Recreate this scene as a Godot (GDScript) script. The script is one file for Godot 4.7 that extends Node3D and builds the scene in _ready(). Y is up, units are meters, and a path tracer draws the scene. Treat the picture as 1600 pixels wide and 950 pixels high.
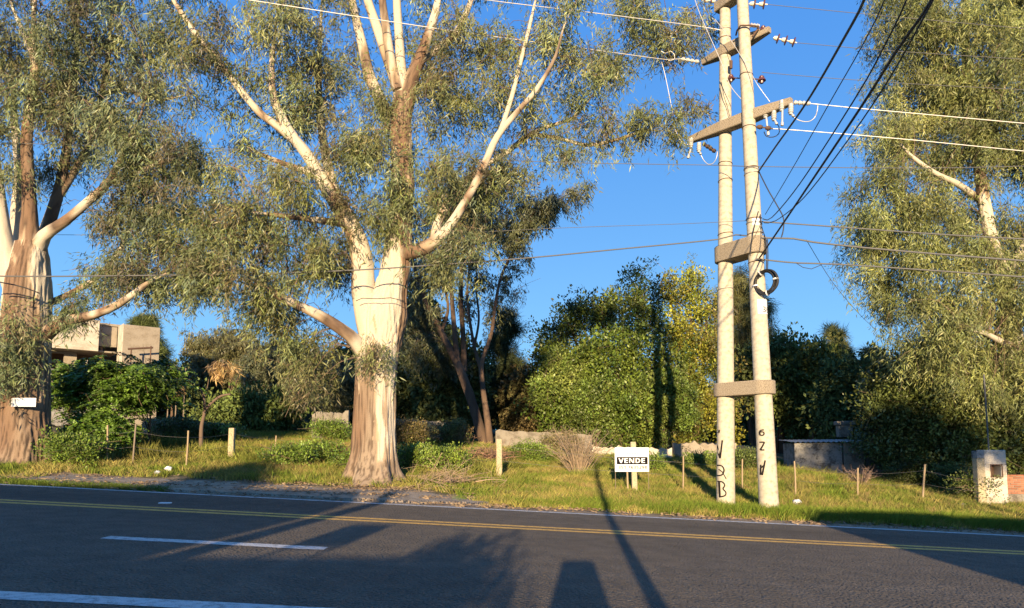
extends Node3D
# A vacant lot for sale on the far side of a road: big eucalyptus trees, a double concrete power pole and a sign, in low sun.
# x runs along the road (which falls gently to +x), -z points across the road to the lot.

var rng := RandomNumberGenerator.new()
var noise := FastNoiseLite.new()
var fine := FastNoiseLite.new()
var M := {}
var taken := {}
var leaf := {}


class MB:
	var v := PackedVector3Array()
	var n := PackedVector3Array()
	var c := PackedColorArray()
	var i := PackedInt32Array()

	func vert(p: Vector3, nn: Vector3, cc: Color) -> int:
		v.append(p)
		n.append(nn)
		c.append(cc)
		return v.size() - 1

	# corners run counter-clockwise seen from outside
	func quad(a: Vector3, b: Vector3, cc: Vector3, d: Vector3, col := Color.WHITE) -> void:
		var nn := (b - a).cross(cc - a).normalized()
		var k := v.size()
		for p in [a, b, cc, d]:
			vert(p, nn, col)
		i.append_array(PackedInt32Array([k, k + 2, k + 1, k, k + 3, k + 2]))

	func tri(a: Vector3, b: Vector3, cc: Vector3, col := Color.WHITE) -> void:
		var nn := (b - a).cross(cc - a).normalized()
		var k := v.size()
		for p in [a, b, cc]:
			vert(p, nn, col)
		i.append_array(PackedInt32Array([k, k + 2, k + 1]))

	# a box with chamfered edges
	func box(at: Vector3, size: Vector3, bas := Basis.IDENTITY, bev := 0.01, col := Color.WHITE) -> void:
		var h := size / 2.0
		var e: float = min(bev, min(h.x, min(h.y, h.z)) * 0.8)
		var f := func(sx, sy, sz, ax):
			var q := Vector3(sx * (h.x - (0.0 if ax == 0 else e)), sy * (h.y - (0.0 if ax == 1 else e)), sz * (h.z - (0.0 if ax == 2 else e)))
			return at + bas * q
		for ax in 3:
			for s in [-1, 1]:
				var p := []
				for q in [[-1, -1], [1, -1], [1, 1], [-1, 1]]:
					var w := [0, 0, 0]
					w[ax] = s
					w[(ax + 1) % 3] = q[0]
					w[(ax + 2) % 3] = q[1]
					p.append(f.call(w[0], w[1], w[2], ax))
				if s > 0:
					quad(p[0], p[1], p[2], p[3], col)
				else:
					quad(p[3], p[2], p[1], p[0], col)
		for ax in 3:
			var a1 := (ax + 1) % 3
			var a2 := (ax + 2) % 3
			for s1 in [-1, 1]:
				for s2 in [-1, 1]:
					var p := []
					for q in [[-1, a1], [1, a1], [1, a2], [-1, a2]]:
						var w := [0, 0, 0]
						w[ax] = q[0]
						w[a1] = s1
						w[a2] = s2
						p.append(f.call(w[0], w[1], w[2], q[1]))
					if s1 * s2 > 0:
						quad(p[3], p[2], p[1], p[0], col)
					else:
						quad(p[0], p[1], p[2], p[3], col)
		for sx in [-1, 1]:
			for sy in [-1, 1]:
				for sz in [-1, 1]:
					if sx * sy * sz > 0:
						tri(f.call(sx, sy, sz, 0), f.call(sx, sy, sz, 1), f.call(sx, sy, sz, 2), col)
					else:
						tri(f.call(sx, sy, sz, 2), f.call(sx, sy, sz, 1), f.call(sx, sy, sz, 0), col)

	# a tube along p with radii r; paint(point, angle, distance along) gives vertex colours, swell(point, angle, distance) scales the radius
	func tube(p: PackedVector3Array, r: PackedFloat32Array, sides: int, col := Color.WHITE, paint = null, swell = null, capped := true) -> void:
		var m := p.size()
		if m < 2:
			return
		var nn := Vector3.ZERO
		var base := v.size()
		var along := 0.0
		var last := Vector3.ZERO
		for k in m:
			var t := (p[min(k + 1, m - 1)] - p[max(k - 1, 0)]).normalized()
			if k == 0:
				nn = t.cross(Vector3(0.03, 0.05, 1.0) if absf(t.z) < 0.8 else Vector3.RIGHT).normalized()
			else:
				along += p[k].distance_to(p[k - 1])
				nn = (nn - t * nn.dot(t)).normalized()
			var b := t.cross(nn)
			last = t
			for s in sides:
				var a := TAU * s / sides
				var o := nn * cos(a) + b * sin(a)
				var rr := r[k]
				var q := p[k] + o * rr
				if swell != null:
					q = p[k] + o * rr * float(swell.call(q, a, along))
				vert(q, o, paint.call(q, a, along) if paint != null else col)
		for k in m - 1:
			for s in sides:
				var a0 := base + k * sides + s
				var b0 := base + k * sides + (s + 1) % sides
				i.append_array(PackedInt32Array([a0, a0 + sides, b0 + sides, a0, b0 + sides, b0]))
		if capped:
			var e0 := vert(p[0], -(p[1] - p[0]).normalized(), c[base])
			var e1 := vert(p[m - 1], last, c[base + (m - 1) * sides])
			for s in sides:
				var s2 := (s + 1) % sides
				i.append_array(PackedInt32Array([e0, base + s, base + s2]))
				i.append_array(PackedInt32Array([e1, base + (m - 1) * sides + s2, base + (m - 1) * sides + s]))
		if swell != null:
			smooth_from(base, m, sides)

	# normals of a swollen tube from its grid
	func smooth_from(base: int, m: int, sides: int) -> void:
		for k in m:
			for s in sides:
				var up := v[base + min(k + 1, m - 1) * sides + s] - v[base + max(k - 1, 0) * sides + s]
				var ac := v[base + k * sides + (s + 1) % sides] - v[base + k * sides + (s + sides - 1) % sides]
				n[base + k * sides + s] = ac.cross(up).normalized()

	# profile of (radius, height) turned round the y axis of bas
	func lathe(prof: Array, at: Vector3, bas: Basis, sides: int, col := Color.WHITE) -> void:
		for k in prof.size() - 1:
			var a: Vector2 = prof[k]
			var b: Vector2 = prof[k + 1]
			var d := b - a
			var nr := Vector2(d.y, -d.x).normalized()
			var k0 := v.size()
			for s in sides:
				var w := TAU * s / sides
				var o := Vector3(cos(w), 0, sin(w))
				var nn := bas * (o * nr.x + Vector3.UP * nr.y)
				vert(at + bas * (o * a.x + Vector3.UP * a.y), nn, col)
				vert(at + bas * (o * b.x + Vector3.UP * b.y), nn, col)
			for s in sides:
				var p0 := k0 + s * 2
				var p1 := k0 + ((s + 1) % sides) * 2
				i.append_array(PackedInt32Array([p0, p1 + 1, p0 + 1, p0, p1, p1 + 1]))

	func mesh(origin := Vector3.ZERO) -> ArrayMesh:
		var q := v.duplicate()
		if origin != Vector3.ZERO:
			for k in q.size():
				q[k] -= origin
		var a := []
		a.resize(Mesh.ARRAY_MAX)
		a[Mesh.ARRAY_VERTEX] = q
		a[Mesh.ARRAY_NORMAL] = n
		a[Mesh.ARRAY_COLOR] = c
		a[Mesh.ARRAY_INDEX] = i
		var me := ArrayMesh.new()
		me.add_surface_from_arrays(Mesh.PRIMITIVE_TRIANGLES, a)
		return me


# ---------------------------------------------------------------- naming and placing

func numbered(called: String) -> String:
	taken[called] = taken.get(called, -1) + 1
	return called if taken[called] == 0 else "%s_%03d" % [called, taken[called]]


func thing(called: String, label: String, category: String, at: Vector3, group := "") -> Node3D:
	var o := Node3D.new()
	o.name = numbered(called)
	o.position = at
	add_child(o)
	o.set_meta("label", label)
	o.set_meta("category", category)
	if group:
		o.set_meta("group", group)
	return o


func part(called: String, b: MB, mat: Material, parent: Node3D, origin: Vector3) -> MeshInstance3D:
	var o := MeshInstance3D.new()
	o.name = called
	o.mesh = b.mesh(origin)
	o.material_override = mat
	parent.add_child(o, true)
	return o


func whole(called: String, b: MB, mat: Material, at: Vector3, label: String, category: String, group := "") -> MeshInstance3D:
	var o := MeshInstance3D.new()
	o.name = numbered(called)
	o.mesh = b.mesh(at)
	o.position = at
	o.material_override = mat
	add_child(o)
	o.set_meta("label", label)
	o.set_meta("category", category)
	if group:
		o.set_meta("group", group)
	return o


func structure(called: String, b: MB, mat: Material, parent: Node3D = null) -> MeshInstance3D:
	var o := MeshInstance3D.new()
	o.name = called
	o.mesh = b.mesh()
	o.material_override = mat
	if parent:
		parent.add_child(o, true)
	else:
		add_child(o)
		o.set_meta("kind", "structure")
	return o


# ---------------------------------------------------------------- materials

func lin(r: float, g: float, b: float) -> Color:
	return Color(r, g, b)


func mat(c: Color, rough := 0.9, vertex := false, extra := {}) -> StandardMaterial3D:
	var m := StandardMaterial3D.new()
	m.albedo_color = c.linear_to_srgb()
	m.roughness = rough
	m.vertex_color_use_as_albedo = vertex
	m.cull_mode = BaseMaterial3D.CULL_DISABLED
	for k in extra:
		m.set(k, extra[k])
	return m


# a tiling picture from two layers of noise, mapped through a list of [level, linear colour]
func noise_picture(size: int, f1: float, f2: float, mixed: float, stops: Array, sd: int, stretch := Vector2.ONE) -> ImageTexture:
	var a := FastNoiseLite.new()
	a.seed = sd
	a.frequency = f1
	a.fractal_octaves = 4
	var b := FastNoiseLite.new()
	b.seed = sd + 7
	b.frequency = f2
	b.fractal_octaves = 2
	var ia := a.get_seamless_image(size, size)
	var ib := b.get_seamless_image(size, size)
	var im := Image.create(size, size, false, Image.FORMAT_RGB8)
	for y in size:
		for x in size:
			var w := ia.get_pixel(int(x * stretch.x) % size, int(y * stretch.y) % size).r * (1.0 - mixed) + ib.get_pixel(x, y).r * mixed
			var col: Color = stops[0][1]
			for k in stops.size() - 1:
				if w >= stops[k][0]:
					col = (stops[k][1] as Color).lerp(stops[k + 1][1], clampf((w - stops[k][0]) / (stops[k + 1][0] - stops[k][0]), 0, 1))
			im.set_pixel(x, y, col.linear_to_srgb())
	im.generate_mipmaps()
	return ImageTexture.create_from_image(im)


func relief(size: int, f: float, strength: float, sd: int, octaves := 3) -> ImageTexture:
	var a := FastNoiseLite.new()
	a.seed = sd
	a.frequency = f
	a.fractal_octaves = octaves
	var im := a.get_seamless_image(size, size)
	im.convert(Image.FORMAT_RGBA8)
	im.bump_map_to_normal_map(strength)
	im.generate_mipmaps()
	return ImageTexture.create_from_image(im)


func tri_mat(c: Color, rough: float, picture: Texture2D, metres: float, normal: Texture2D = null, nscale := 1.0, vertex := false) -> StandardMaterial3D:
	var m := mat(c, rough, vertex)
	m.uv1_triplanar = true
	m.uv1_world_triplanar = true
	m.uv1_scale = Vector3.ONE / metres
	if picture:
		m.albedo_texture = picture
	if normal:
		m.normal_enabled = true
		m.normal_texture = normal
		m.normal_scale = nscale
	return m


func make_materials() -> void:
	var w := Color(1, 1, 1)
	# tarmac: grey binder with pale and dark stones and fine relief
	var tar := noise_picture(1024, 0.32, 0.010, 0.25, [[0.22, Color(0.42, 0.42, 0.42)], [0.5, Color(0.72, 0.72, 0.72)], [0.70, Color(1.0, 1.0, 0.97)]], 11)
	var grit := relief(512, 0.22, 9.0, 21, 2)
	M.tarmac = tri_mat(lin(0.255, 0.205, 0.15), 0.95, tar, 6.0, grit, 1.0)
	M.tarmac.normal_scale = 2.4
	M.tarmac.vertex_color_use_as_albedo = true
	M.white_paint = tri_mat(lin(0.62, 0.61, 0.58), 0.8, noise_picture(256, 0.2, 0.03, 0.5, [[0.25, Color(0.45, 0.45, 0.44)], [0.5, w]], 31), 1.1, grit, 0.6)
	M.yellow_paint = tri_mat(lin(0.80, 0.46, 0.11), 0.8, noise_picture(256, 0.2, 0.03, 0.5, [[0.25, Color(0.5, 0.5, 0.5)], [0.5, w]], 32), 1.1, grit, 0.6)
	M.soil = tri_mat(w, 1.0, noise_picture(512, 0.12, 0.02, 0.4, [[0.2, Color(0.55, 0.55, 0.55)], [0.5, Color(0.9, 0.9, 0.9)], [0.75, Color(1.2, 1.2, 1.15)]], 41), 1.3, relief(512, 0.12, 7.0, 42), 1.0, true)
	M.pavement = tri_mat(lin(0.42, 0.335, 0.235), 1.0, noise_picture(512, 0.15, 0.012, 0.5, [[0.25, Color(0.6, 0.58, 0.56)], [0.5, Color(0.9, 0.9, 0.9)], [0.7, Color(1.15, 1.12, 1.05)]], 51), 2.2, relief(512, 0.15, 6.0, 52), 1.0)
	var weather := noise_picture(512, 0.02, 0.15, 0.3, [[0.25, Color(0.68, 0.64, 0.58)], [0.47, Color(0.95, 0.94, 0.92)], [0.75, Color(1.08, 1.07, 1.05)]], 61)
	var pores := relief(512, 0.2, 3.0, 62)
	M.concrete = tri_mat(lin(0.50, 0.455, 0.36), 0.85, weather, 1.7, pores, 0.6)
	M.arm_concrete = tri_mat(lin(0.42, 0.36, 0.275), 0.95, noise_picture(512, 0.05, 0.2, 0.4, [[0.34, Color(0.22, 0.19, 0.15)], [0.50, Color(0.85, 0.82, 0.78)], [0.7, Color(1.1, 1.1, 1.05)]], 63), 0.8, relief(512, 0.15, 8.0, 64), 1.0)
	M.wall_concrete = tri_mat(lin(0.25, 0.225, 0.185), 0.95, noise_picture(512, 0.012, 0.1, 0.35, [[0.3, Color(0.45, 0.43, 0.40)], [0.5, Color(0.9, 0.89, 0.87)], [0.7, Color(1.1, 1.1, 1.1)]], 65), 3.0, pores, 0.8)
	M.stained_wall = tri_mat(lin(0.30, 0.29, 0.27), 0.95, noise_picture(512, 0.01, 0.06, 0.4, [[0.3, Color(0.28, 0.27, 0.26)], [0.5, Color(0.85, 0.85, 0.84)], [0.7, Color(1.1, 1.1, 1.1)]], 66), 3.2, pores, 0.8)
	M.plaster = tri_mat(lin(0.52, 0.475, 0.395), 0.9, noise_picture(512, 0.012, 0.08, 0.35, [[0.3, Color(0.7, 0.67, 0.62)], [0.5, Color(0.97, 0.96, 0.95)], [0.7, Color(1.05, 1.05, 1.05)]], 67), 4.0, pores, 0.5)
	M.render_wall = tri_mat(lin(0.31, 0.27, 0.215), 0.95, noise_picture(512, 0.012, 0.1, 0.35, [[0.3, Color(0.7, 0.67, 0.62)], [0.5, Color(0.97, 0.96, 0.95)], [0.7, Color(1.05, 1.05, 1.05)]], 68), 4.0, pores, 0.6)
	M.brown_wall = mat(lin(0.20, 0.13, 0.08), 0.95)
	M.brick = mat(w, 0.95, true)
	M.bark = tri_mat(w, 0.95, noise_picture(512, 0.05, 0.2, 0.4, [[0.25, Color(0.72, 0.70, 0.68)], [0.5, Color(0.97, 0.97, 0.97)], [0.75, Color(1.1, 1.1, 1.1)]], 71), 0.9, relief(512, 0.09, 7.0, 72), 0.9, true)
	M.twig = mat(w, 0.95, true)
	M.wood = mat(lin(0.33, 0.25, 0.155), 0.9)
	M.pale_post = tri_mat(lin(0.44, 0.375, 0.25), 0.9, weather, 0.7, pores, 0.6)
	M.iron_stake = mat(lin(0.20, 0.16, 0.12), 0.8)
	M.wire = mat(lin(0.16, 0.15, 0.14), 0.5, false, {"metallic": 0.6})
	M.aluminium = mat(lin(0.66, 0.63, 0.57), 0.45, false, {"metallic": 0.5})
	M.black_cable = mat(lin(0.018, 0.018, 0.02), 0.6)
	M.grey_cable = mat(lin(0.10, 0.10, 0.10), 0.6)
	M.steel = mat(lin(0.35, 0.33, 0.30), 0.5, false, {"metallic": 0.7})
	M.rust = mat(lin(0.10, 0.055, 0.035), 0.8)
	M.brown_porcelain = mat(lin(0.10, 0.030, 0.020), 0.25, false, {"clearcoat_enabled": true, "clearcoat": 0.6})
	M.grey_porcelain = mat(lin(0.42, 0.42, 0.40), 0.3)
	M.cream_porcelain = mat(lin(0.66, 0.60, 0.48), 0.35)
	M.white_board = mat(lin(0.74, 0.74, 0.74), 0.6)
	M.black_print = mat(lin(0.010, 0.010, 0.012), 1.0, false, {"metallic_specular": 0.04})
	M.grey_print = mat(lin(0.10, 0.105, 0.115), 1.0, false, {"metallic_specular": 0.1})
	M.spray = mat(lin(0.022, 0.020, 0.020), 1.0, false, {"metallic_specular": 0.1})
	M.zinc = mat(lin(0.34, 0.345, 0.34), 0.42, false, {"metallic": 0.35})
	M.plastic = mat(lin(0.72, 0.73, 0.74), 0.4, false, {"backlight": Color(0.3, 0.3, 0.3)})
	M.tile_roof = mat(lin(0.30, 0.10, 0.05), 0.9)
	M.leaves = mat(w, 0.48, true, {"backlight": Color(0.42, 0.46, 0.20), "metallic_specular": 0.45})
	M.dull_leaves = mat(w, 0.7, true, {"backlight": Color(0.3, 0.34, 0.14), "metallic_specular": 0.25})
	M.grass = mat(w, 0.75, true, {"backlight": Color(0.36, 0.40, 0.16), "metallic_specular": 0.2})


# ---------------------------------------------------------------- leaves

func kite(b: MB, p: Vector3, d: Vector3, s: Vector3, ln: float, wd: float, col: Color, mid := 0.45) -> void:
	var nn := d.cross(s).normalized()
	var k := b.v.size()
	var q := p + d * ln * mid
	b.vert(p, nn, col)
	b.vert(q + s * wd * 0.5, nn, col)
	b.vert(p + d * ln, nn, col)
	b.vert(q - s * wd * 0.5, nn, col)
	b.i.append_array(PackedInt32Array([k, k + 1, k + 2, k, k + 2, k + 3]))


func rdir() -> Vector3:
	return Vector3(rng.randfn(), rng.randfn(), rng.randfn()).normalized()


# hanging sickle leaves on a drooping twig
func euc_sprig(count: int, reach: float, ln: float, wd: float) -> ArrayMesh:
	var b := MB.new()
	for k in count:
		var t := float(k) / count
		var p := Vector3(0.35 * reach * t, -reach * t * t * 0.9, 0) + rdir() * reach * 0.2
		var d := (Vector3.DOWN * 0.95 + rdir() * 0.75 + Vector3(0.25, 0, 0)).normalized()
		var s := d.cross(rdir()).normalized()
		var g := rng.randf_range(0.7, 1.3)
		kite(b, p, d, s, ln * rng.randf_range(0.7, 1.25), wd * rng.randf_range(0.8, 1.2), Color(g * rng.randf_range(0.94, 1.1), g, g * rng.randf_range(0.8, 1.15)), 0.4)
	return b.mesh()


# oval leaves standing out round a short twig
func broad_sprig(count: int, reach: float, ln: float, wd: float, rise := 0.35) -> ArrayMesh:
	var b := MB.new()
	for k in count:
		var o := rdir()
		var p := o * reach * pow(rng.randf(), 0.5)
		var d := (o * 0.8 + rdir() * 0.7 + Vector3.UP * rise).normalized()
		var s := d.cross((Vector3.UP + rdir() * 0.8).normalized()).normalized()
		var g := rng.randf_range(0.7, 1.3)
		kite(b, p, d, s, ln * rng.randf_range(0.6, 1.2), wd * rng.randf_range(0.75, 1.2), Color(g * rng.randf_range(0.9, 1.15), g, g * rng.randf_range(0.8, 1.2)), 0.5)
	return b.mesh()


# a feathered leaf of small leaflets along a stalk
func feather_sprig(fronds: int, ln: float, leaflets: int, lw: float) -> ArrayMesh:
	var b := MB.new()
	for f in fronds:
		var a := TAU * f / fronds + rng.randf() * 0.7
		var out := Vector3(cos(a), 0, sin(a))
		var g := rng.randf_range(0.75, 1.25)
		for k in leaflets:
			var t := float(k + 1) / leaflets
			var p := out * ln * t + Vector3.UP * ln * (0.5 * t - 0.75 * t * t)
			var side := out.cross(Vector3.UP)
			for s in [-1, 1]:
				var d: Vector3 = (side * s + out * 0.5 + Vector3.DOWN * 0.15 + rdir() * 0.15).normalized()
				kite(b, p, d, d.cross(rdir()).normalized(), lw * 2.6 * rng.randf_range(0.7, 1.1) * (1.15 - 0.6 * t), lw, Color(g, g * 1.02, g * 0.9), 0.5)
	return b.mesh()


func needle_sprig(count: int, reach: float, ln: float, wd: float, droop: float) -> ArrayMesh:
	var b := MB.new()
	for k in count:
		var p := rdir() * reach * rng.randf()
		var d := (p.normalized() * 0.8 + rdir() * 0.5 + Vector3.DOWN * droop).normalized()
		var g := rng.randf_range(0.7, 1.3)
		kite(b, p, d, d.cross(rdir()).normalized(), ln * rng.randf_range(0.6, 1.2), wd, Color(g, g, g), 0.3)
	return b.mesh()


func grass_tuft(count: int, tall: float, spread: float, wd: float, lean: float) -> ArrayMesh:
	var b := MB.new()
	for k in count:
		var a := rng.randf() * TAU
		var o := Vector3(cos(a), 0, sin(a))
		var p := o * spread * sqrt(rng.randf())
		var h := tall * rng.randf_range(0.45, 1.15)
		var a2 := rng.randf() * TAU
		var side := Vector3(cos(a2), 0, sin(a2)) * wd * 0.5
		var bend := o.rotated(Vector3.UP, rng.randfn() * 0.7) * lean * h
		var g := rng.randf_range(0.75, 1.25)
		var col := Color(g * rng.randf_range(0.9, 1.2), g, g * 0.95)
		var m1 := p + bend * 0.35 + Vector3.UP * h * 0.6
		var tip := p + bend + Vector3.UP * h
		var nn := side.cross(Vector3.UP).normalized()
		var k0 := b.v.size()
		for q in [p - side, p + side, m1 + side * 0.8, m1 - side * 0.8, tip]:
			b.vert(q, nn, col)
		b.i.append_array(PackedInt32Array([k0, k0 + 2, k0 + 1, k0, k0 + 3, k0 + 2, k0 + 3, k0 + 4, k0 + 2]))
	return b.mesh()


func make_leaves() -> void:
	leaf.euc = euc_sprig(26, 0.62, 0.18, 0.026)
	leaf.euc_far = euc_sprig(30, 0.75, 0.24, 0.05)
	leaf.broad = broad_sprig(34, 0.30, 0.13, 0.07)
	leaf.broad_far = broad_sprig(30, 0.55, 0.26, 0.13, 0.1)
	leaf.small = broad_sprig(40, 0.22, 0.075, 0.04, 0.5)
	leaf.feather = feather_sprig(6, 0.42, 11, 0.045)
	leaf.pine = needle_sprig(44, 0.22, 0.30, 0.018, 0.1)
	leaf.hang = needle_sprig(40, 0.35, 0.42, 0.022, 0.9)
	leaf.dead = euc_sprig(24, 0.45, 0.36, 0.035)
	leaf.tuft = grass_tuft(14, 0.13, 0.16, 0.011, 0.7)
	leaf.tall = grass_tuft(16, 0.32, 0.15, 0.013, 0.55)
	var fl := MB.new()
	for k in 9:
		var fd := Vector3(rng.randfn(), rng.randf_range(-0.1, 0.35), rng.randfn()).normalized()
		kite(fl, Vector3(rng.randfn() * 0.14, 0.012 + rng.randf() * 0.02, rng.randfn() * 0.14), fd, fd.cross(rdir()).normalized(), 0.13 * rng.randf_range(0.6, 1.2), 0.03, Color.WHITE * rng.randf_range(0.6, 1.3))
	leaf.fallen = fl.mesh()
	leaf.dry = grass_tuft(12, 0.20, 0.16, 0.008, 0.9)


# ---------------------------------------------------------------- trees

func spline(pts: Array, step: float) -> Array:
	var p := PackedVector3Array()
	var r := PackedFloat32Array()
	var m := pts.size()
	for k in m - 1:
		var q := []
		for j in [-1, 0, 1, 2]:
			q.append(pts[clampi(k + j, 0, m - 1)])
		var ln := Vector3(q[1].x - q[2].x, q[1].y - q[2].y, q[1].z - q[2].z).length()
		var cnt: int = max(1, int(ceil(ln / step)))
		for s in cnt + (1 if k == m - 2 else 0):
			var t := float(s) / cnt
			var w: Vector4 = 0.5 * ((2.0 * q[1]) + (q[2] - q[0]) * t + (2.0 * q[0] - 5.0 * q[1] + 4.0 * q[2] - q[3]) * t * t + (3.0 * q[1] - q[0] - 3.0 * q[2] + q[3]) * t * t * t)
			p.append(Vector3(w.x, w.y, w.z))
			r.append(max(w.w, 0.004))
	return [p, r]


func bark_gum(q: Vector3, ground: float, brown: float) -> Color:
	var h := q.y - ground
	var a := noise.get_noise_3d(q.x * 62.0, q.y * 9.0, q.z * 62.0)
	var b := noise.get_noise_3d(q.x * 40.0 + 300.0, q.y * 7.0, q.z * 40.0)
	var f := fine.get_noise_3d(q.x * 520.0, q.y * 34.0, q.z * 520.0)
	var level := a * 0.8 + b * 0.5 + f * 0.12
	var thr := brown - 0.10 * clampf(h, 0.0, 5.6)
	if brown > 0.51 and q.x < -15.0 + 0.35 * b:
		level += 0.9
	var cream := Color(0.56, 0.495, 0.39)
	var tan := Color(0.42, 0.315, 0.21)
	var rough := Color(0.20, 0.125, 0.078)
	var grey := Color(0.29, 0.225, 0.16)
	var col := rough.lerp(grey, clampf(b * 1.6 + 0.4, 0, 1))
	col = col.lerp(tan, smoothstep(thr - 0.06, thr, level))
	col = col.lerp(cream, smoothstep(thr + 0.05, thr + 0.08, level))
	if level < thr:
		col = col.lerp(Color(0.085, 0.055, 0.038), smoothstep(0.0, 0.4, f) * 0.8)
	return col * (1.0 - 0.16 * f)


func bark_dark(q: Vector3, _ground: float, _brown: float) -> Color:
	var a := noise.get_noise_3d(q.x * 60.0, q.y * 16.0, q.z * 60.0)
	var f := fine.get_noise_3d(q.x * 200.0, q.y * 40.0, q.z * 200.0)
	return Color(0.075, 0.05, 0.036).lerp(Color(0.17, 0.11, 0.07), clampf(a * 1.4 + 0.4, 0, 1)) * (1.0 + 0.2 * f)


func ell() -> Vector3:
	return rdir() * pow(rng.randf(), 0.45) * 1.1


# limbs: arrays of Vector4(x, y, z, radius); blobs: [centre, radii, clumps]
func tree(called: String, label: String, group: String, base: Vector3, limbs: Array, blobs: Array, o: Dictionary) -> Node3D:
	var root := thing(called, label, o.get("category", "tree"), base, group)
	var trunk := MB.new()
	var gum: bool = o.get("gum", true)
	var brown: float = o.get("brown", 0.25)
	var paint := func(q: Vector3, _a: float, _l: float) -> Color:
		return bark_gum(q, base.y, brown) if gum else bark_dark(q, base.y, brown)
	var node := PackedVector3Array()
	var first := true
	for L in limbs:
		var r0: float = L[0].w
		var big := r0 > 0.25
		var sp := spline(L, 0.04 if (first and r0 > 0.4) else clampf(r0 * 1.2, 0.12, 0.6))
		if not first:
			var m: int = sp[0].size()
			for k in m:
				sp[1][k] *= clampf(float(m - 1 - k) / (0.3 * m) + 0.12, 0.12, 1.0) if L[-1].w < 0.11 else 1.0
		var sides := 150 if (first and r0 > 0.4) else (28 if big else (12 if r0 > 0.08 else 7))
		var top: float = L[0].y
		var flare: float = o.get("flare", 0.0) if first else 0.0
		var swell := func(q: Vector3, a: float, _l: float) -> float:
			var h: float = max(0.0, q.y - top)
			var lobes := 0.55 + 0.45 * sin(a * 5.0 + 0.8) * cos(a * 2.0 + 1.0)
			return 1.0 + flare * exp(-h * 2.1) * lobes + 0.07 * noise.get_noise_3d(q.x * 70.0, q.y * 16.0, q.z * 70.0) - 0.075 * fine.get_noise_3d(q.x * 520.0, q.y * 34.0, q.z * 520.0)
		trunk.tube(sp[0], sp[1], sides, Color.WHITE, paint, swell if big else null, true)
		for k in sp[0].size():
			if not (first and k < sp[0].size() / 2):
				node.append(sp[0][k])
		if not first and L[-1].w < 0.11 and o.get("tips", gum):
			blobs.append([Vector3(L[-1].x, L[-1].y, L[-1].z), Vector3(0.4, 0.35, 0.4), 3])
		first = false
	# foliage clumps, each with a twig from the nearest limb
	var xf: Array[Transform3D] = []
	var tint := PackedColorArray()
	var pal: Array = o.palette
	var ns: int = o.get("sprigs", 11)
	var cr: Vector3 = o.get("clump", Vector3(0.45, 0.5, 0.45))
	var sc: float = o.get("scale", 1.0)
	var twigs: bool = o.get("twigs", true)
	var twig_col: Color = o.get("twig_colour", Color(0.20, 0.145, 0.10))
	var fill: float = o.get("fill", 1.0)
	for B in blobs:
		var vary: float = o.get("vary", 0.2)
		var shade := rng.randf_range(1.0 - vary, 1.0 + vary)
		for k in int(ceil(B[2] * fill)):
			var e := ell()
			var at: Vector3 = B[0] + e * B[1]
			var pc: Color = (pal[rng.randi() % pal.size()] as Color).lerp(pal[rng.randi() % pal.size()], rng.randf())
			var joined := false
			if twigs and node.size():
				var best := node[0]
				var bd := 1e9
				for q in node:
					var dd := (q.distance_squared_to(at) + (2.0 * (q.y - at.y) if q.y > at.y else 0.0)) * (1.0 + 1.6 * absf(sin(q.x * 517.0 + q.y * 311.0 + k * 1.7)))
					if dd < bd:
						bd = dd
						best = q
				bd = best.distance_squared_to(at)
				if bd < 7.0:
					joined = true
					var mid := best.lerp(at, 0.55) + Vector3.UP * 0.18 * sqrt(bd) + rdir() * 0.14
					var rr := clampf(0.008 * sqrt(bd), 0.006, 0.014)
					var tw := spline([Vector4(best.x, best.y, best.z, rr), Vector4(mid.x, mid.y, mid.z, rr * 0.7), Vector4(at.x, at.y, at.z, 0.005)], 0.4)
					trunk.tube(tw[0], tw[1], 4, twig_col * rng.randf_range(0.7, 1.3), null, null, false)
			var size := rng.randf_range(0.45, 1.65)
			var tone := rng.randf_range(0.72, 1.2)
			for s in (3 if joined else 0):
				var e2 := at + Vector3(rng.randfn(), rng.randfn() - 0.2, rng.randfn()) * cr * 0.6 * size
				trunk.tube(PackedVector3Array([at, at.lerp(e2, 0.5) + rdir() * 0.06, e2]), PackedFloat32Array([0.010, 0.008, 0.005]), 4, twig_col * rng.randf_range(0.7, 1.4), null, null, false)
			for s in int(ns * size):
				var q := at + Vector3(rng.randfn(), rng.randfn(), rng.randfn()) * cr * 0.43 * size
				var bas := Basis.from_euler(Vector3(rng.randfn() * 0.3, rng.randf() * TAU, rng.randfn() * 0.3)).scaled(Vector3.ONE * sc * rng.randf_range(0.6, 1.4))
				xf.append(Transform3D(bas, q - base))
				tint.append(pc * shade * tone * rng.randf_range(0.6, 1.35))
	if trunk.v.size():
		part(o.get("stem_name", "trunk"), trunk, M.bark, root, base)
	var mm := MultiMesh.new()
	mm.transform_format = MultiMesh.TRANSFORM_3D
	mm.use_colors = true
	mm.mesh = leaf[o.leaf]
	mm.instance_count = xf.size()
	for k in xf.size():
		mm.set_instance_transform(k, xf[k])
		mm.set_instance_color(k, tint[k])
	var mi := MultiMeshInstance3D.new()
	mi.name = o.get("crown_name", "crown")
	mi.set_meta("kind", "stuff")
	mi.multimesh = mm
	mi.material_override = M[o.get("leaf_mat", "leaves")]
	root.add_child(mi, true)
	return root


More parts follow.
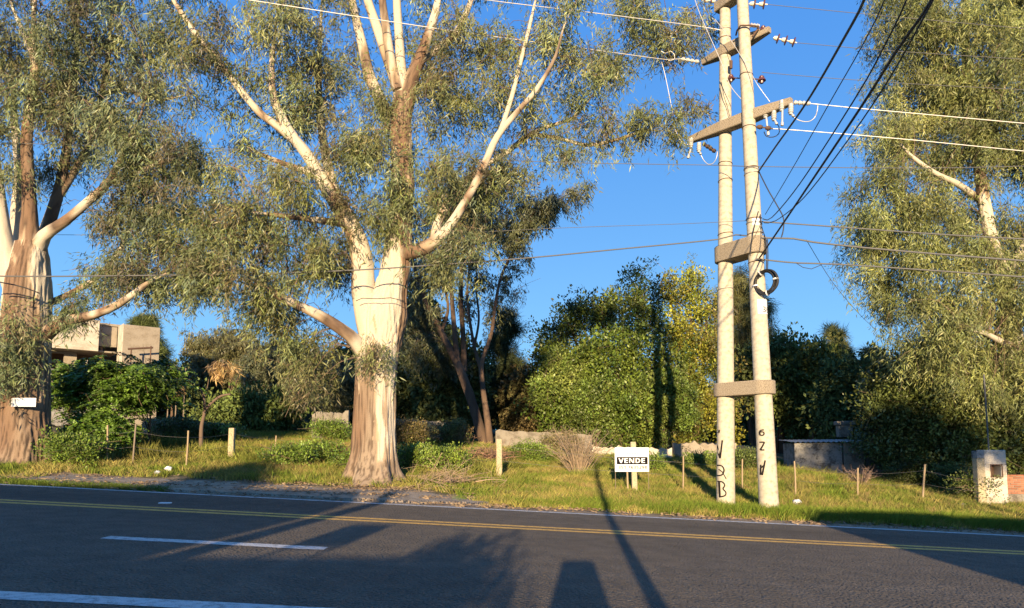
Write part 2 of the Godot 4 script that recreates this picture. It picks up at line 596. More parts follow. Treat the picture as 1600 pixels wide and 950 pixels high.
# a tree or shrub of a rounded shape: stems fan out from the base into the crown
func shrub(called: String, label: String, group: String, base: Vector3, centre: Vector3, radii: Vector3, clumps: int, o: Dictionary) -> Node3D:
	var limbs := []
	var stems: int = o.get("stems", 4)
	var r0: float = o.get("stem_radius", 0.06)
	for k in stems:
		var e := centre + Vector3(rng.randf_range(-0.75, 0.75), rng.randf_range(-0.2, 0.75), rng.randf_range(-0.75, 0.75)) * radii
		var b := base + Vector3(rng.randfn() * r0 * 1.5, -0.15, rng.randfn() * r0 * 1.5)
		var m := b.lerp(e, 0.45) + Vector3((centre.x - e.x) * 0.25, 0.1, (centre.z - e.z) * 0.25)
		limbs.append([Vector4(b.x, b.y, b.z, r0), Vector4(m.x, m.y, m.z, r0 * 0.7), Vector4(e.x, e.y, e.z, r0 * 0.2)])
	var blobs := []
	var lumps: int = o.get("lumps", 9)
	for k in lumps:
		var d := rdir()
		if d.y < -0.5:
			d.y = -d.y
		var s := rng.randf_range(0.34, 0.5)
		blobs.append([centre + d * radii * (1.02 - s) , radii * s, int(clumps * 0.75 / lumps)])
	blobs.append([centre, radii * 0.8, int(clumps * 0.25)])
	for k in int(o.get("shoots", 0)):
		var f := rng.randf_range(0.0, TAU)
		var rr := sqrt(rng.randf()) * 0.92
		var up := sqrt(1.0 - rr * rr)
		var at := centre + Vector3(cos(f) * rr, up * 0.98, sin(f) * rr) * radii
		blobs.append([at, Vector3(0.22, rng.randf_range(0.10, 0.30) * radii.y, 0.22), 3])
	if o.get("skirt", false):
		blobs.append([centre - Vector3.UP * radii.y * 0.62, radii * Vector3(0.95, 0.4, 0.9), int(clumps * 0.3)])
	o["gum"] = o.get("gum", false)
	return tree(called, label, group, base, limbs, blobs, o)


func height(x: float, d: float) -> float:
	var s := d - 17.0
	var rel := 0.0
	if s > 0.0:
		rel = 0.035 * s if s < 3.0 else 0.105 + 0.085 * (min(s, 34.0) - 3.0)
	rel += 0.2 * smoothstep(0.8, 3.5, s) * (1.0 - smoothstep(-3.5, 1.0, x))
	rel += 0.42 * exp(-pow((x - 10.7) / 3.2, 2.0) - pow((d - 27.0) / 2.8, 2.0))
	rel -= 0.12 * smoothstep(13.0, 17.0, x) * smoothstep(1.0, 5.0, s)
	return -0.05 * clampf(x, -60.0, 60.0) + rel


func on_ground(x: float, d: float) -> Vector3:
	return Vector3(x, height(x, d), -d)


func scatter(called: String, label: String, mesh: Mesh, count: int, pick: Callable) -> void:
	var xf: Array[Transform3D] = []
	var tint := PackedColorArray()
	for k in count:
		var r = pick.call()
		if r != null:
			xf.append(r[0])
			tint.append(r[1])
	var mm := MultiMesh.new()
	mm.transform_format = MultiMesh.TRANSFORM_3D
	mm.use_colors = true
	mm.mesh = mesh
	mm.instance_count = xf.size()
	for k in xf.size():
		mm.set_instance_transform(k, xf[k])
		mm.set_instance_color(k, tint[k])
	var mi := MultiMeshInstance3D.new()
	mi.name = numbered(called)
	mi.multimesh = mm
	mi.material_override = M.grass
	add_child(mi)
	mi.set_meta("label", label)
	mi.set_meta("category", "grass")
	mi.set_meta("kind", "stuff")


func curve_tube(b: MB, pts: Array, r: float, sides := 6, step := 0.3) -> void:
	var q := []
	for p in pts:
		q.append(Vector4(p.x, p.y, p.z, r))
	var sp := spline(q, step)
	b.tube(sp[0], sp[1], sides)


# ---------------------------------------------------------------- the scene

func _ready() -> void:
	# --- camera, sky, sun, exposure
	var cam := Camera3D.new()
	cam.name = "camera"
	add_child(cam)
	cam.projection = Camera3D.PROJECTION_FRUSTUM
	cam.near = 0.1
	cam.far = 1500.0
	cam.size = 0.1 * 950.0 / 1080.0
	cam.frustum_offset = Vector2(0, 0.1 * 125.0 / 1080.0)
	cam.position = Vector3(0, 1.5, 0)
	cam.rotation_degrees = Vector3(5.29, 0, 0)
	cam.current = true

	var sky_mat := ProceduralSkyMaterial.new()
	sky_mat.sky_top_color = Color(0.185, 0.395, 0.655)
	sky_mat.sky_horizon_color = Color(0.46, 0.66, 0.79)
	sky_mat.sky_curve = 0.20
	sky_mat.ground_bottom_color = Color(0.12, 0.11, 0.09)
	sky_mat.ground_horizon_color = Color(0.25, 0.28, 0.28)
	sky_mat.sun_angle_max = 30.0
	sky_mat.sun_curve = 0.2
	var sky := Sky.new()
	sky.sky_material = sky_mat
	var env := Environment.new()
	env.background_mode = Environment.BG_SKY
	env.sky = sky
	env.tonemap_mode = Environment.TONE_MAPPER_LINEAR
	env.tonemap_exposure = 2.15
	env.sdfgi_enabled = true
	env.ssao_enabled = true
	env.ssil_enabled = true
	var we := WorldEnvironment.new()
	we.name = "world_environment"
	we.environment = env
	add_child(we)

	var sun := DirectionalLight3D.new()
	sun.name = "sun"
	sun.light_color = Color(1.0, 0.88, 0.70)
	sun.light_energy = 1.6
	sun.light_angular_distance = 0.5
	sun.shadow_enabled = true
	add_child(sun)
	sun.look_at_from_position(Vector3.ZERO, Vector3(0.088, -0.155, -1.0), Vector3.UP)

	rng.seed = 20240611
	noise.seed = 5
	noise.frequency = 0.02
	noise.fractal_octaves = 3
	fine.seed = 9
	fine.frequency = 0.02
	fine.fractal_octaves = 2
	make_materials()
	make_leaves()
	build_ground()
	build_grass()
	build_house()
	build_walls()
	build_behind()
	build_trees()
	build_undergrowth()
	build_poles()
	build_wires()
	build_fence()
	build_small_things()


# ---------------------------------------------------------------- ground and road

func steps(list: Array) -> PackedFloat32Array:
	var out := PackedFloat32Array()
	for s in list:
		var t: float = s[0]
		while t < s[1] - 0.0001:
			out.append(t)
			t += s[2]
	out.append(list[-1][1])
	return out


func ground_colour(x: float, d: float) -> Color:
	var a := noise.get_noise_2d(x * 22.0, d * 30.0)
	var b := noise.get_noise_2d(x * 70.0 + 90.0, d * 70.0)
	var green := Color(0.055, 0.068, 0.020)
	var straw := Color(0.17, 0.135, 0.062)
	var dirt := Color(0.31, 0.235, 0.155)
	var col := green.lerp(straw, clampf(0.45 + a * 1.3 + b * 0.7, 0, 1))
	# trodden earth along the tarmac, with a ragged edge
	var edge := 17.9 + 0.5 * b + 0.4 * a
	if x < -1.0:
		edge = 19.4 + 0.5 * b + 0.5 * a
	col = col.lerp(dirt * (1.0 + 0.3 * b), 1.0 - smoothstep(edge - 0.3, edge + 0.3, d))
	# a worn track at the right
	var track := absf(d - 20.6 - 0.12 * (x - 15.0)) - 0.35 - 0.3 * b
	if x > 10.0:
		col = col.lerp(dirt, (1.0 - smoothstep(0.0, 0.3, track)) * smoothstep(10.0, 12.0, x))
	# bare slope between the fence and the trees at the left
	var bare := smoothstep(0.0, 0.35, a + 0.25 - 0.25 * absf(x + 8.5)) * smoothstep(25.5, 27.0, d) * (1.0 - smoothstep(31.0, 33.0, d))
	return col.lerp(Color(0.25, 0.19, 0.09), clampf(bare, 0, 1))


func build_ground() -> void:
	var xs := steps([[-400, -60, 60], [-60, -26, 3.4], [-26, 26, 0.26], [26, 60, 3.4], [60, 400, 68]])
	var ds := steps([[-120, -10, 22], [-10, 16.5, 2.65], [16.5, 30, 0.2], [30, 46, 0.8], [46, 60, 3.5], [60, 420, 60]])
	var b := MB.new()
	for d in ds:
		for x in xs:
			var near: bool = d > 17.0 and d < 45.0 and absf(x) < 26.0
			var y := height(x, d) - 0.012
			if near:
				y += 0.035 * noise.get_noise_2d(x * 60.0, d * 60.0) * smoothstep(17.2, 18.2, d)
			var e := 0.2
			var nn := Vector3(height(x - e, d) - height(x + e, d), 2.0 * e, (height(x, d + e) - height(x, d - e))).normalized()
			b.vert(Vector3(x, y, -d), nn, ground_colour(x, d))
	var w := xs.size()
	for j in ds.size() - 1:
		for k in w - 1:
			var p := j * w + k
			b.i.append_array(PackedInt32Array([p, p + w, p + w + 1, p, p + w + 1, p + 1]))
	var g := structure("ground", b, M.soil)
	g.set_meta("label", "grassy vacant lot and verge rising from the road")

	# the road falls along x like the ground; older and newer bands of tarmac differ slightly in tone
	var r := MB.new()
	var rx := steps([[-150, -24, 6], [-24, 24, 0.5], [24, 150, 6]])
	var rd := [3.2, 4.4, 5.3, 6.3, 7.0, 7.8, 8.8, 9.8, 10.6, 11.5, 12.6, 13.6, 14.4, 15.2, 16.0, 16.6, 17.12]
	for j in rd.size():
		for x in rx:
			var d: float = rd[j]
			if j == rd.size() - 1:
				d += 0.10 * noise.get_noise_2d(x * 90.0, 3.0) + 0.05 * noise.get_noise_2d(x * 300.0, 9.0)
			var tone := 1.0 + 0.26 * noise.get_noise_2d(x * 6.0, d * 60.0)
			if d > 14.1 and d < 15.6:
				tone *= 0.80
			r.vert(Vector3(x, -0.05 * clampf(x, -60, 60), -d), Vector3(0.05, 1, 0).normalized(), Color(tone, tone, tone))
	var rw := rx.size()
	for j in rd.size() - 1:
		for k in rw - 1:
			var p := j * rw + k
			r.i.append_array(PackedInt32Array([p, p + rw, p + rw + 1, p, p + rw + 1, p + 1]))
	var road := structure("road", r, M.tarmac)
	road.set_meta("label", "dark grey tarmac road with painted lines crossing the foreground")

	marking(road, "edge_line", -150, 150, 16.90, 0.24, M.white_paint)
	marking(road, "edge_line", -150, 150, 6.17, 0.28, M.white_paint)
	marking(road, "centre_line", -150, 150, 13.16, 0.22, M.yellow_paint)
	marking(road, "centre_line", -150, 150, 13.57, 0.22, M.yellow_paint)
	for k in range(-8, 9):
		marking(road, "lane_dash", -5.58 + k * 15.0, -2.55 + k * 15.0, 9.63, 0.26, M.white_paint)

	# broken footpath beside the far edge, at the left
	var f := MB.new()
	var px := steps([[-14.0, -0.6, 0.2]])
	for k in px.size():
		var x := px[k]
		var endw := smoothstep(-14.0, -11.0, x) * (1.0 - smoothstep(-2.5, -0.6, x))
		var d0 := 17.38 + 0.22 * noise.get_noise_2d(x * 80.0, 50.0) + 0.10 * noise.get_noise_2d(x * 300.0, 20.0) + 0.5 * (1.0 - endw)
		var d1 := 18.15 + 0.85 * endw + 0.35 * noise.get_noise_2d(x * 50.0, 150.0)
		for q in [[d0, -0.08], [d0 + 0.02, 0.055], [lerpf(d0, d1, 0.35), 0.075], [lerpf(d0, d1, 0.7), 0.065], [d1, 0.03], [d1 + 0.05, -0.06]]:
			f.vert(Vector3(x, height(x, q[0]) + q[1] + 0.02 * noise.get_noise_2d(x * 90.0, q[0] * 200.0), -q[0]), Vector3(0.05, 1, 0 if q[1] > 0 else 0.8).normalized(), Color.WHITE)
	for k in px.size() - 1:
		for j in 5:
			var p := k * 6 + j
			f.i.append_array(PackedInt32Array([p, p + 1, p + 7, p, p + 7, p + 6]))
	var fp := structure("footpath", f, M.pavement)
	fp.set_meta("label", "worn grey footpath with a broken edge beside the road")


func marking(road: Node3D, called: String, x0: float, x1: float, d: float, w: float, m: Material) -> void:
	var b := MB.new()
	var x := x0
	var row := []
	while x <= x1 + 0.001:
		var y := -0.05 * clampf(x, -60, 60) + 0.004
		var j0 := 0.012 * fine.get_noise_2d(x * 160.0, d * 9.0)
		var j1 := 0.012 * fine.get_noise_2d(x * 160.0, d * 9.0 + 40.0)
		row.append([Vector3(x, y, -d + w / 2 + j0), Vector3(x, y, -d - w / 2 + j1)])
		x += 0.25 if absf(x) < 20.0 and x1 - x0 > 10.0 else (x1 - x0) / (12.0 if x1 - x0 < 10.0 else 48.0)
	for k in row.size() - 1:
		b.quad(row[k][0], row[k + 1][0], row[k + 1][1], row[k][1])
	structure(called, b, m, road)


func build_grass() -> void:
	var path := func(x: float, d: float) -> bool:
		var a := noise.get_noise_2d(x * 50.0, d * 60.0)
		if x > -12.5 and x < -0.9:
			return d < 19.5 + 0.5 * a
		if x < -12.5:
			return d > 17.5 and d < 19.2 and a > -0.1
		return d < 17.78 + 0.3 * a
	var colour := func(x: float, d: float) -> Color:
		var a := noise.get_noise_2d(x * 22.0, d * 30.0) * 1.2 + noise.get_noise_2d(x * 70.0 + 90.0, d * 70.0) * 0.6 + rng.randfn() * 0.18
		var t := clampf(0.30 + a, 0, 1)
		return Color(0.14, 0.195, 0.03).lerp(Color(0.35, 0.30, 0.095), t) * rng.randf_range(0.65, 1.35)
	scatter("short_grass", "short green and straw-coloured grass covering the vacant lot", leaf.tuft, 60000, func():
		var x := rng.randf_range(-19.0, 21.0)
		var d := 17.3 + 20.0 * pow(rng.randf(), 1.35)
		if path.call(x, d):
			return null
		var s := rng.randf_range(0.5, 1.2) * (1.0 + 1.1 * clampf(noise.get_noise_2d(x * 45.0 + 200.0, d * 50.0) + 0.2, 0, 1))
		return [Transform3D(Basis(Vector3.UP, rng.randf() * TAU).scaled(Vector3(s, s, s)), Vector3(x, height(x, d) - 0.02, -d)), colour.call(x, d)])
	scatter("tall_grass", "tall bright green grass growing along the road edge and round the pole bases", leaf.tall, 4200, func():
		var x := rng.randf_range(-1.5, 13.5)
		var d := 17.9 + absf(rng.randfn()) * 0.75
		if rng.randf() > smoothstep(-1.5, 4.0, x) * 0.95 + 0.05 or noise.get_noise_2d(x * 60.0, d * 40.0) < -0.22:
			return null
		var s := rng.randf_range(0.5, 1.1) * (0.65 + 0.35 * smoothstep(2.0, 6.0, x))
		return [Transform3D(Basis(Vector3.UP, rng.randf() * TAU).scaled(Vector3(s, s, s)), Vector3(x, height(x, d) - 0.02, -d)), Color(0.10, 0.165, 0.02).lerp(Color(0.16, 0.195, 0.03), rng.randf()) * rng.randf_range(0.8, 1.2)])
	scatter("rank_grass", "rank yellow-green grass in loose patches over the lot", leaf.tall, 5200, func():
		var x := rng.randf_range(-19.0, 20.0)
		var d := 19.5 + 14.0 * rng.randf()
		if noise.get_noise_2d(x * 34.0 + 700.0, d * 40.0) < 0.08:
			return null
		var s := rng.randf_range(0.4, 1.2)
		return [Transform3D(Basis(Vector3.UP, rng.randf() * TAU).scaled(Vector3(s, s, s)), Vector3(x, height(x, d) - 0.02, -d)), Color(0.14, 0.17, 0.03).lerp(Color(0.25, 0.23, 0.07), rng.randf()) * rng.randf_range(0.7, 1.2)])
	scatter("dry_grass", "straw-coloured dry grass stalks scattered over the lot", leaf.dry, 9000, func():
		var x := rng.randf_range(-19.0, 20.0)
		var d := 18.0 + 14.0 * rng.randf()
		if path.call(x, d) or noise.get_noise_2d(x * 22.0, d * 30.0) < -0.12:
			return null
		var s := rng.randf_range(0.6, 1.5)
		return [Transform3D(Basis(Vector3.UP, rng.randf() * TAU).scaled(Vector3(s, s, s)), Vector3(x, height(x, d) - 0.02, -d)), Color(0.30, 0.235, 0.10) * rng.randf_range(0.6, 1.2)])
	scatter("fallen_leaves", "brown fallen leaves and bark scraps littering the road edge and the foot of the trees", leaf.fallen, 900, func():
		var x := rng.randf_range(-19.0, 18.0)
		var d := 17.05 + absf(rng.randfn()) * 1.0
		if rng.randf() < 0.4:
			x = -3.4 + rng.randfn() * 2.4
			d = 20.3 + rng.randfn() * 1.3
		if d < 17.05:
			return null
		return [Transform3D(Basis(Vector3.UP, rng.randf() * TAU), Vector3(x, height(x, d) + (0.07 if x > -13.0 and x < -1.5 and d > 17.5 and d < 19.0 else 0.0), -d)), Color(0.20, 0.135, 0.085).lerp(Color(0.30, 0.23, 0.15), rng.randf())])
	scatter("roadside_grass", "low green grass on the strip between footpath and road at the left", leaf.tuft, 2600, func():
		var x := rng.randf_range(-19.0, -8.5)
		var d := rng.randf_range(17.15, 17.75) + (0.5 if x < -13.0 else 0.0) * rng.randf()
		var s := rng.randf_range(0.5, 1.1)
		return [Transform3D(Basis(Vector3.UP, rng.randf() * TAU).scaled(Vector3(s, s, s)), Vector3(x, height(x, d) - 0.02, -d)), Color(0.12, 0.17, 0.03) * rng.randf_range(0.7, 1.25)])


# ---------------------------------------------------------------- house and walls

func build_house() -> void:
	var e1 := Vector3(0.76, 0, -0.65)
	var e3 := Vector3(0.65, 0, 0.76)
	var bas := Basis(e1, Vector3.UP, e3).orthonormalized()
	var base := Vector3(-20.0, 2.7, -35.2)
	var root := thing("concrete_house", "raw concrete flat-roofed house with deep shaded openings behind the left eucalyptus", "house", base)
	var bx := func(called: String, s0: float, s1: float, y0: float, y1: float, w0: float, w1: float, m: Material, parent: Node3D = null) -> Node3D:
		var b := MB.new()
		b.box(base + bas * Vector3((s0 + s1) / 2, (y0 + y1) / 2 - base.y, (w0 + w1) / 2), Vector3(s1 - s0, y1 - y0, w1 - w0), bas, 0.012)
		return part(called, b, m, parent if parent else root, base)
	bx.call("tower_wall", 0.0, 1.72, 1.9, 7.86, -1.2, 0.0, M.render_wall)
	bx.call("tower_end", -0.035, -0.003, 1.9, 7.9, -1.18, 0.0, M.plaster)
	bx.call("parapet", -5.2, -0.99, 6.42, 8.02, -0.88, -0.58, M.plaster)
	bx.call("lintel", -0.99, -0.045, 6.78, 7.85, -1.55, -1.25, M.render_wall)
	bx.call("roof_slab", -5.2, 1.7, 7.87, 8.0, -6.5, -1.21, M.render_wall)
	bx.call("back_wall", -5.2, 0.6, 2.5, 7.86, -3.2, -3.0, M.brown_wall)
	var sw := MB.new()
	for q in [[-5.2, -4.45, 2.5, 6.4], [-4.449, -4.101, 2.5, 5.2], [-4.449, -4.101, 6.3, 6.4], [-4.1, -3.0, 2.5, 6.4], [-2.999, -2.301, 2.5, 4.75], [-2.999, -2.301, 6.3, 6.4], [-2.3, -1.75, 2.5, 6.4]]:
		sw.box(base + bas * Vector3((q[0] + q[1]) / 2, (q[2] + q[3]) / 2 - base.y, -1.8), Vector3(q[1] - q[0], q[3] - q[2], 0.2), bas, 0.004)
	part("side_wall", sw, M.render_wall, root, base)
	bx.call("ceiling", -5.2, -0.05, 6.42, 6.5, -2.98, -0.9, M.render_wall)
	bx.call("floor_slab", -5.2, 1.7, 4.55, 4.75, -3.0, -0.2, M.render_wall)
	bx.call("balcony_wall", -5.2, -1.2, 4.76, 5.35, -0.4, -0.22, M.stained_wall)
	bx.call("plinth", -5.2, 1.6, 1.9, 4.54, -2.9, -0.45, M.stained_wall)
	bx.call("column", -0.78, -0.66, 4.76, 6.77, -1.5, -1.35, M.brown_wall)
	bx.call("balcony_post", -1.5, -1.42, 4.76, 6.0, -0.7, -0.6, M.plaster)
	var pf := MB.new()
	for q in [[0.25, 4.4, 0.25, 6.55], [1.15, 4.4, 1.15, 6.75]]:
		var p0 := base + bas * Vector3(q[0], q[1] - base.y, 0.7)
		var p1 := base + bas * Vector3(q[2], q[3] - base.y, 0.7)
		curve_tube(pf, [p0, p1], 0.035)
	curve_tube(pf, [base + bas * Vector3(0.1, 6.5 - base.y, 0.7), base + bas * Vector3(1.25, 6.68 - base.y, 0.7)], 0.05)
	part("pergola_frame", pf, M.rust, root, base)
	# terrace railing beside the house
	var rail_at := Vector3(-16.71, 2.40, -34.78)
	rail_at = Vector3(-18.2, 0, -36.5)
	rail_at.y = height(rail_at.x, 36.5)
	var rr := thing("terrace_scaffold", "pale timber scaffold of thin poles beside the concrete house", "scaffold", rail_at)
	for k in 3:
		var p := MB.new()
		var x := rail_at.x + 0.42 * k
		curve_tube(p, [Vector3(x, rail_at.y - 0.1, -36.5), Vector3(x + 0.03, rail_at.y + 3.1 - 0.1 * (k % 2), -36.5)], 0.035)
		part("pole", p, M.iron_stake, rr, rail_at)
	for h in [1.9, 2.6, 3.0]:
		var p := MB.new()
		curve_tube(p, [rail_at + Vector3(-0.1, h, 0.05), rail_at + Vector3(0.95, h - 0.1, 0.05)], 0.025)
		part("rail", p, M.iron_stake, rr, rail_at)


func ragged_wall(called: String, label: String, a: Vector3, b: Vector3, tall: float, thick: float, m: Material, rough_top := 0.06) -> Node3D:
	var base := a.lerp(b, 0.5)
	var mb := MB.new()
	var n_ := 24
	var side := (b - a).cross(Vector3.UP).normalized() * thick / 2.0
	var prev := []
	for k in n_ + 1:
		var t := float(k) / n_
		var p := a.lerp(b, t)
		var h := tall + rough_top * 2.0 * noise.get_noise_2d(p.x * 120.0, p.z * 120.0 + 33.0)
		var q := [p + side + Vector3.DOWN * 0.3, p + side + Vector3.UP * h, p - side + Vector3.UP * h, p - side + Vector3.DOWN * 0.3]
		if k > 0:
			for j in 3:
				mb.quad(prev[j], q[j], q[j + 1], prev[j + 1])
		prev = q
		if k == 0:
			mb.quad(q[0], q[1], q[2], q[3])
		elif k == n_:
			mb.quad(q[3], q[2], q[1], q[0])
	return whole(called, mb, m, base, label, "wall")


func build_walls() -> void:
	ragged_wall("garden_wall", "low stained concrete wall between the pale post and the bare shrub", Vector3(-0.83, 1.37, -36.00), Vector3(4.03, 1.11, -35.00), 1.05, 0.2, M.wall_concrete)
	ragged_wall("garden_wall", "low weathered wall behind and to the right of the big eucalyptus trunk", Vector3(-6.21, 1.84, -37.00), Vector3(-3.41, 1.74, -37.00), 1.15, 0.2, M.wall_concrete)
	ragged_wall("garden_wall", "broken concrete wall stub left of the big eucalyptus trunk", Vector3(-9.51, 2.26, -33.00), Vector3(-7.78, 2.29, -33.00), 0.95, 0.25, M.wall_concrete, 0.1)
	ragged_wall("garden_wall", "whitewashed low wall under the round green tree behind the sign", Vector3(4.05, 0.79, -35.20), Vector3(8.05, 0.73, -35.00), 0.75, 0.2, M.plaster, 0.12)
	ragged_wall("garden_wall", "low earth-brown wall just left of the twin poles", Vector3(8.26, 0.78, -35.60), Vector3(11.59, 0.71, -36.00), 1.0, 0.2, M.render_wall, 0.1)
	ragged_wall("terrace_edge", "grey concrete terrace edge behind the small forked tree", Vector3(-15.95, 2.38, -30.00), Vector3(-12.62, 2.12, -30.50), 0.42, 0.5, M.wall_concrete, 0.05)
	# tin-roofed shed at the right
	var s0 := Vector3(12.62, 0.31, -31.00)
	var s1 := Vector3(15.47, 0.33, -30.50)
	var base := s0.lerp(s1, 0.5)
	var root := thing("tin_shed", "grey stained shed with a corrugated metal roof edge behind the fence", "shed", base)
	var along := (s1 - s0).normalized()
	var bas := Basis(along, Vector3.UP, along.cross(Vector3.UP)).orthonormalized()
	var w := MB.new()
	var ln := s0.distance_to(s1)
	w.box(base + bas * Vector3(-0.45, 0.55, -1.2), Vector3(ln - 0.9, 1.7, 2.4), bas, 0.02)
	part("wall", w, M.stained_wall, root, base)
	w = MB.new()
	w.box(base + bas * Vector3(ln / 2 - 0.43, 0.55, -1.12), Vector3(0.84, 1.7, 2.3), bas, 0.02)
	part("wall", w, M.wall_concrete, root, base)
	var r := MB.new()
	var m := 70
	var prev := []
	for k in m + 1:
		var t := float(k) / m
		var y := 1.47 + 0.025 * sin(t * TAU * 15.0)
		var q := [base + bas * Vector3((t - 0.5) * (ln + 0.3), y - 0.02, 0.22), base + bas * Vector3((t - 0.5) * (ln + 0.3), y + 0.05, -1.0), base + bas * Vector3((t - 0.5) * (ln + 0.3), y + 0.10, -2.6)]
		if k:
			for j in 2:
				r.quad(prev[j], q[j], q[j + 1], prev[j + 1])
		prev = q
	part("corrugated_roof", r, M.zinc, root, base)
	var ch := MB.new()
	ch.box(base + bas * Vector3(ln / 2 - 0.35, 1.95, -1.5), Vector3(0.6, 0.55, 0.5), bas, 0.02)
	ch.box(base + bas * Vector3(ln / 2 - 0.33, 2.32, -1.5), Vector3(0.78, 0.18, 0.62), bas, 0.02)
	part("chimney", ch, M.wall_concrete, root, base)
	ragged_wall("boundary_wall", "tall dark blotched wall right of the tin-roofed shed", Vector3(15.73, 0.23, -30.80), Vector3(18.51, 0.12, -31.50), 2.0, 0.2, M.stained_wall, 0.02)

	# meter pillar with a niche, and the brick wall beside it
	var p := Vector3(16.77, -0.49, -24.24)
	var pil := thing("meter_pillar", "whitewashed masonry meter pillar with a dark open box at the far right", "pillar", p)
	var b := MB.new()
	var wd := 0.77
	var hh := 1.92
	b.box(p + Vector3(0.08, 0.42, -0.2), Vector3(wd, 1.14, 0.4), Basis.IDENTITY, 0.02)
	b.box(p + Vector3(0.08 - wd * 0.36, 1.20, -0.2), Vector3(wd * 0.28, 0.42, 0.398), Basis.IDENTITY, 0.01)
	b.box(p + Vector3(0.08 + wd * 0.37, 1.20, -0.2), Vector3(wd * 0.26, 0.42, 0.398), Basis.IDENTITY, 0.01)
	b.box(p + Vector3(0.08, (1.41 + hh) / 2, -0.2), Vector3(wd, hh - 1.41, 0.4), Basis.IDENTITY, 0.02)
	part("body", b, M.plaster, pil, p)
	b = MB.new()
	for q in [[0.02, 0.0, 0.42, 0.035], [0.02, 0.42, 0.42, 0.035]]:
		b.box(p + Vector3(0.10, 0.99 + q[1], 0.012), Vector3(q[2], q[3], 0.03), Basis.IDENTITY, 0.005)
	for sx in [-1, 1]:
		b.box(p + Vector3(0.10 + 0.195 * sx, 1.20, 0.012), Vector3(0.035, 0.385, 0.03), Basis.IDENTITY, 0.005)
	part("box_frame", b, M.rust, pil, p)
	b = MB.new()
	b.box(p + Vector3(0.08, 1.2, -0.385), Vector3(0.36, 0.41, 0.02), Basis.IDENTITY, 0.005)
	b.box(p + Vector3(0.02, 1.16, -0.33), Vector3(0.14, 0.2, 0.08), Basis.IDENTITY, 0.01)
	part("meter_box", b, M.rust, pil, p)
	b = MB.new()
	b.box(p + Vector3(-0.44, 0.78, -0.12), Vector3(0.26, 1.7, 0.28), Basis.IDENTITY, 0.02)
	part("side_post", b, M.pale_post, pil, p)
	b = MB.new()
	b.box(p + Vector3(-0.44, 1.76, -0.12), Vector3(0.262, 0.26, 0.3), Basis.IDENTITY, 0.015)
	part("post_cap", b, M.stained_wall, pil, p)
	b = MB.new()
	curve_tube(b, [p + Vector3(0.05, 1.85, -0.25), p + Vector3(0.04, 4.6, -0.25)], 0.028)
	part("mast", b, M.grey_cable, pil, p)

	var bw := p + Vector3(0.50, -0.1, -0.35)
	var wall := thing("brick_wall", "low red brick wall at the far right beside the meter pillar", "wall", bw)
	var core := MB.new()
	core.box(bw + Vector3(2.0, 0.56, 0.0), Vector3(4.0, 1.12, 0.13), Basis.IDENTITY, 0.01)
	part("mortar_core", core, M.wall_concrete, wall, bw)
	var foot := MB.new()
	foot.box(bw + Vector3(2.0, 0.16, 0.02), Vector3(4.0, 0.62, 0.24), Basis.IDENTITY, 0.01)
	part("footing", foot, M.wall_concrete, wall, bw)
	var brick_mesh := []
	for k in 4:
		var q := MB.new()
		var g := [0.85, 1.0, 1.12, 0.7][k] as float
		q.box(Vector3.ZERO, Vector3(0.235, 0.062, 0.16), Basis.IDENTITY, 0.008, Color(0.33 * g, 0.135 * g, 0.075 * g))
		brick_mesh.append(q.mesh())
	for row in 9:
		for k in 8:
			var o := MeshInstance3D.new()
			o.name = "brick"
			o.mesh = brick_mesh[rng.randi() % 4]
			o.material_override = M.brick
			o.position = Vector3(0.12 + k * 0.25 + (0.125 if row % 2 else 0.0), 0.515 + row * 0.076, rng.randf_range(-0.004, 0.006))
			wall.add_child(o, true)


# ---------------------------------------------------------------- what stands on the viewer's side of the road and shades it

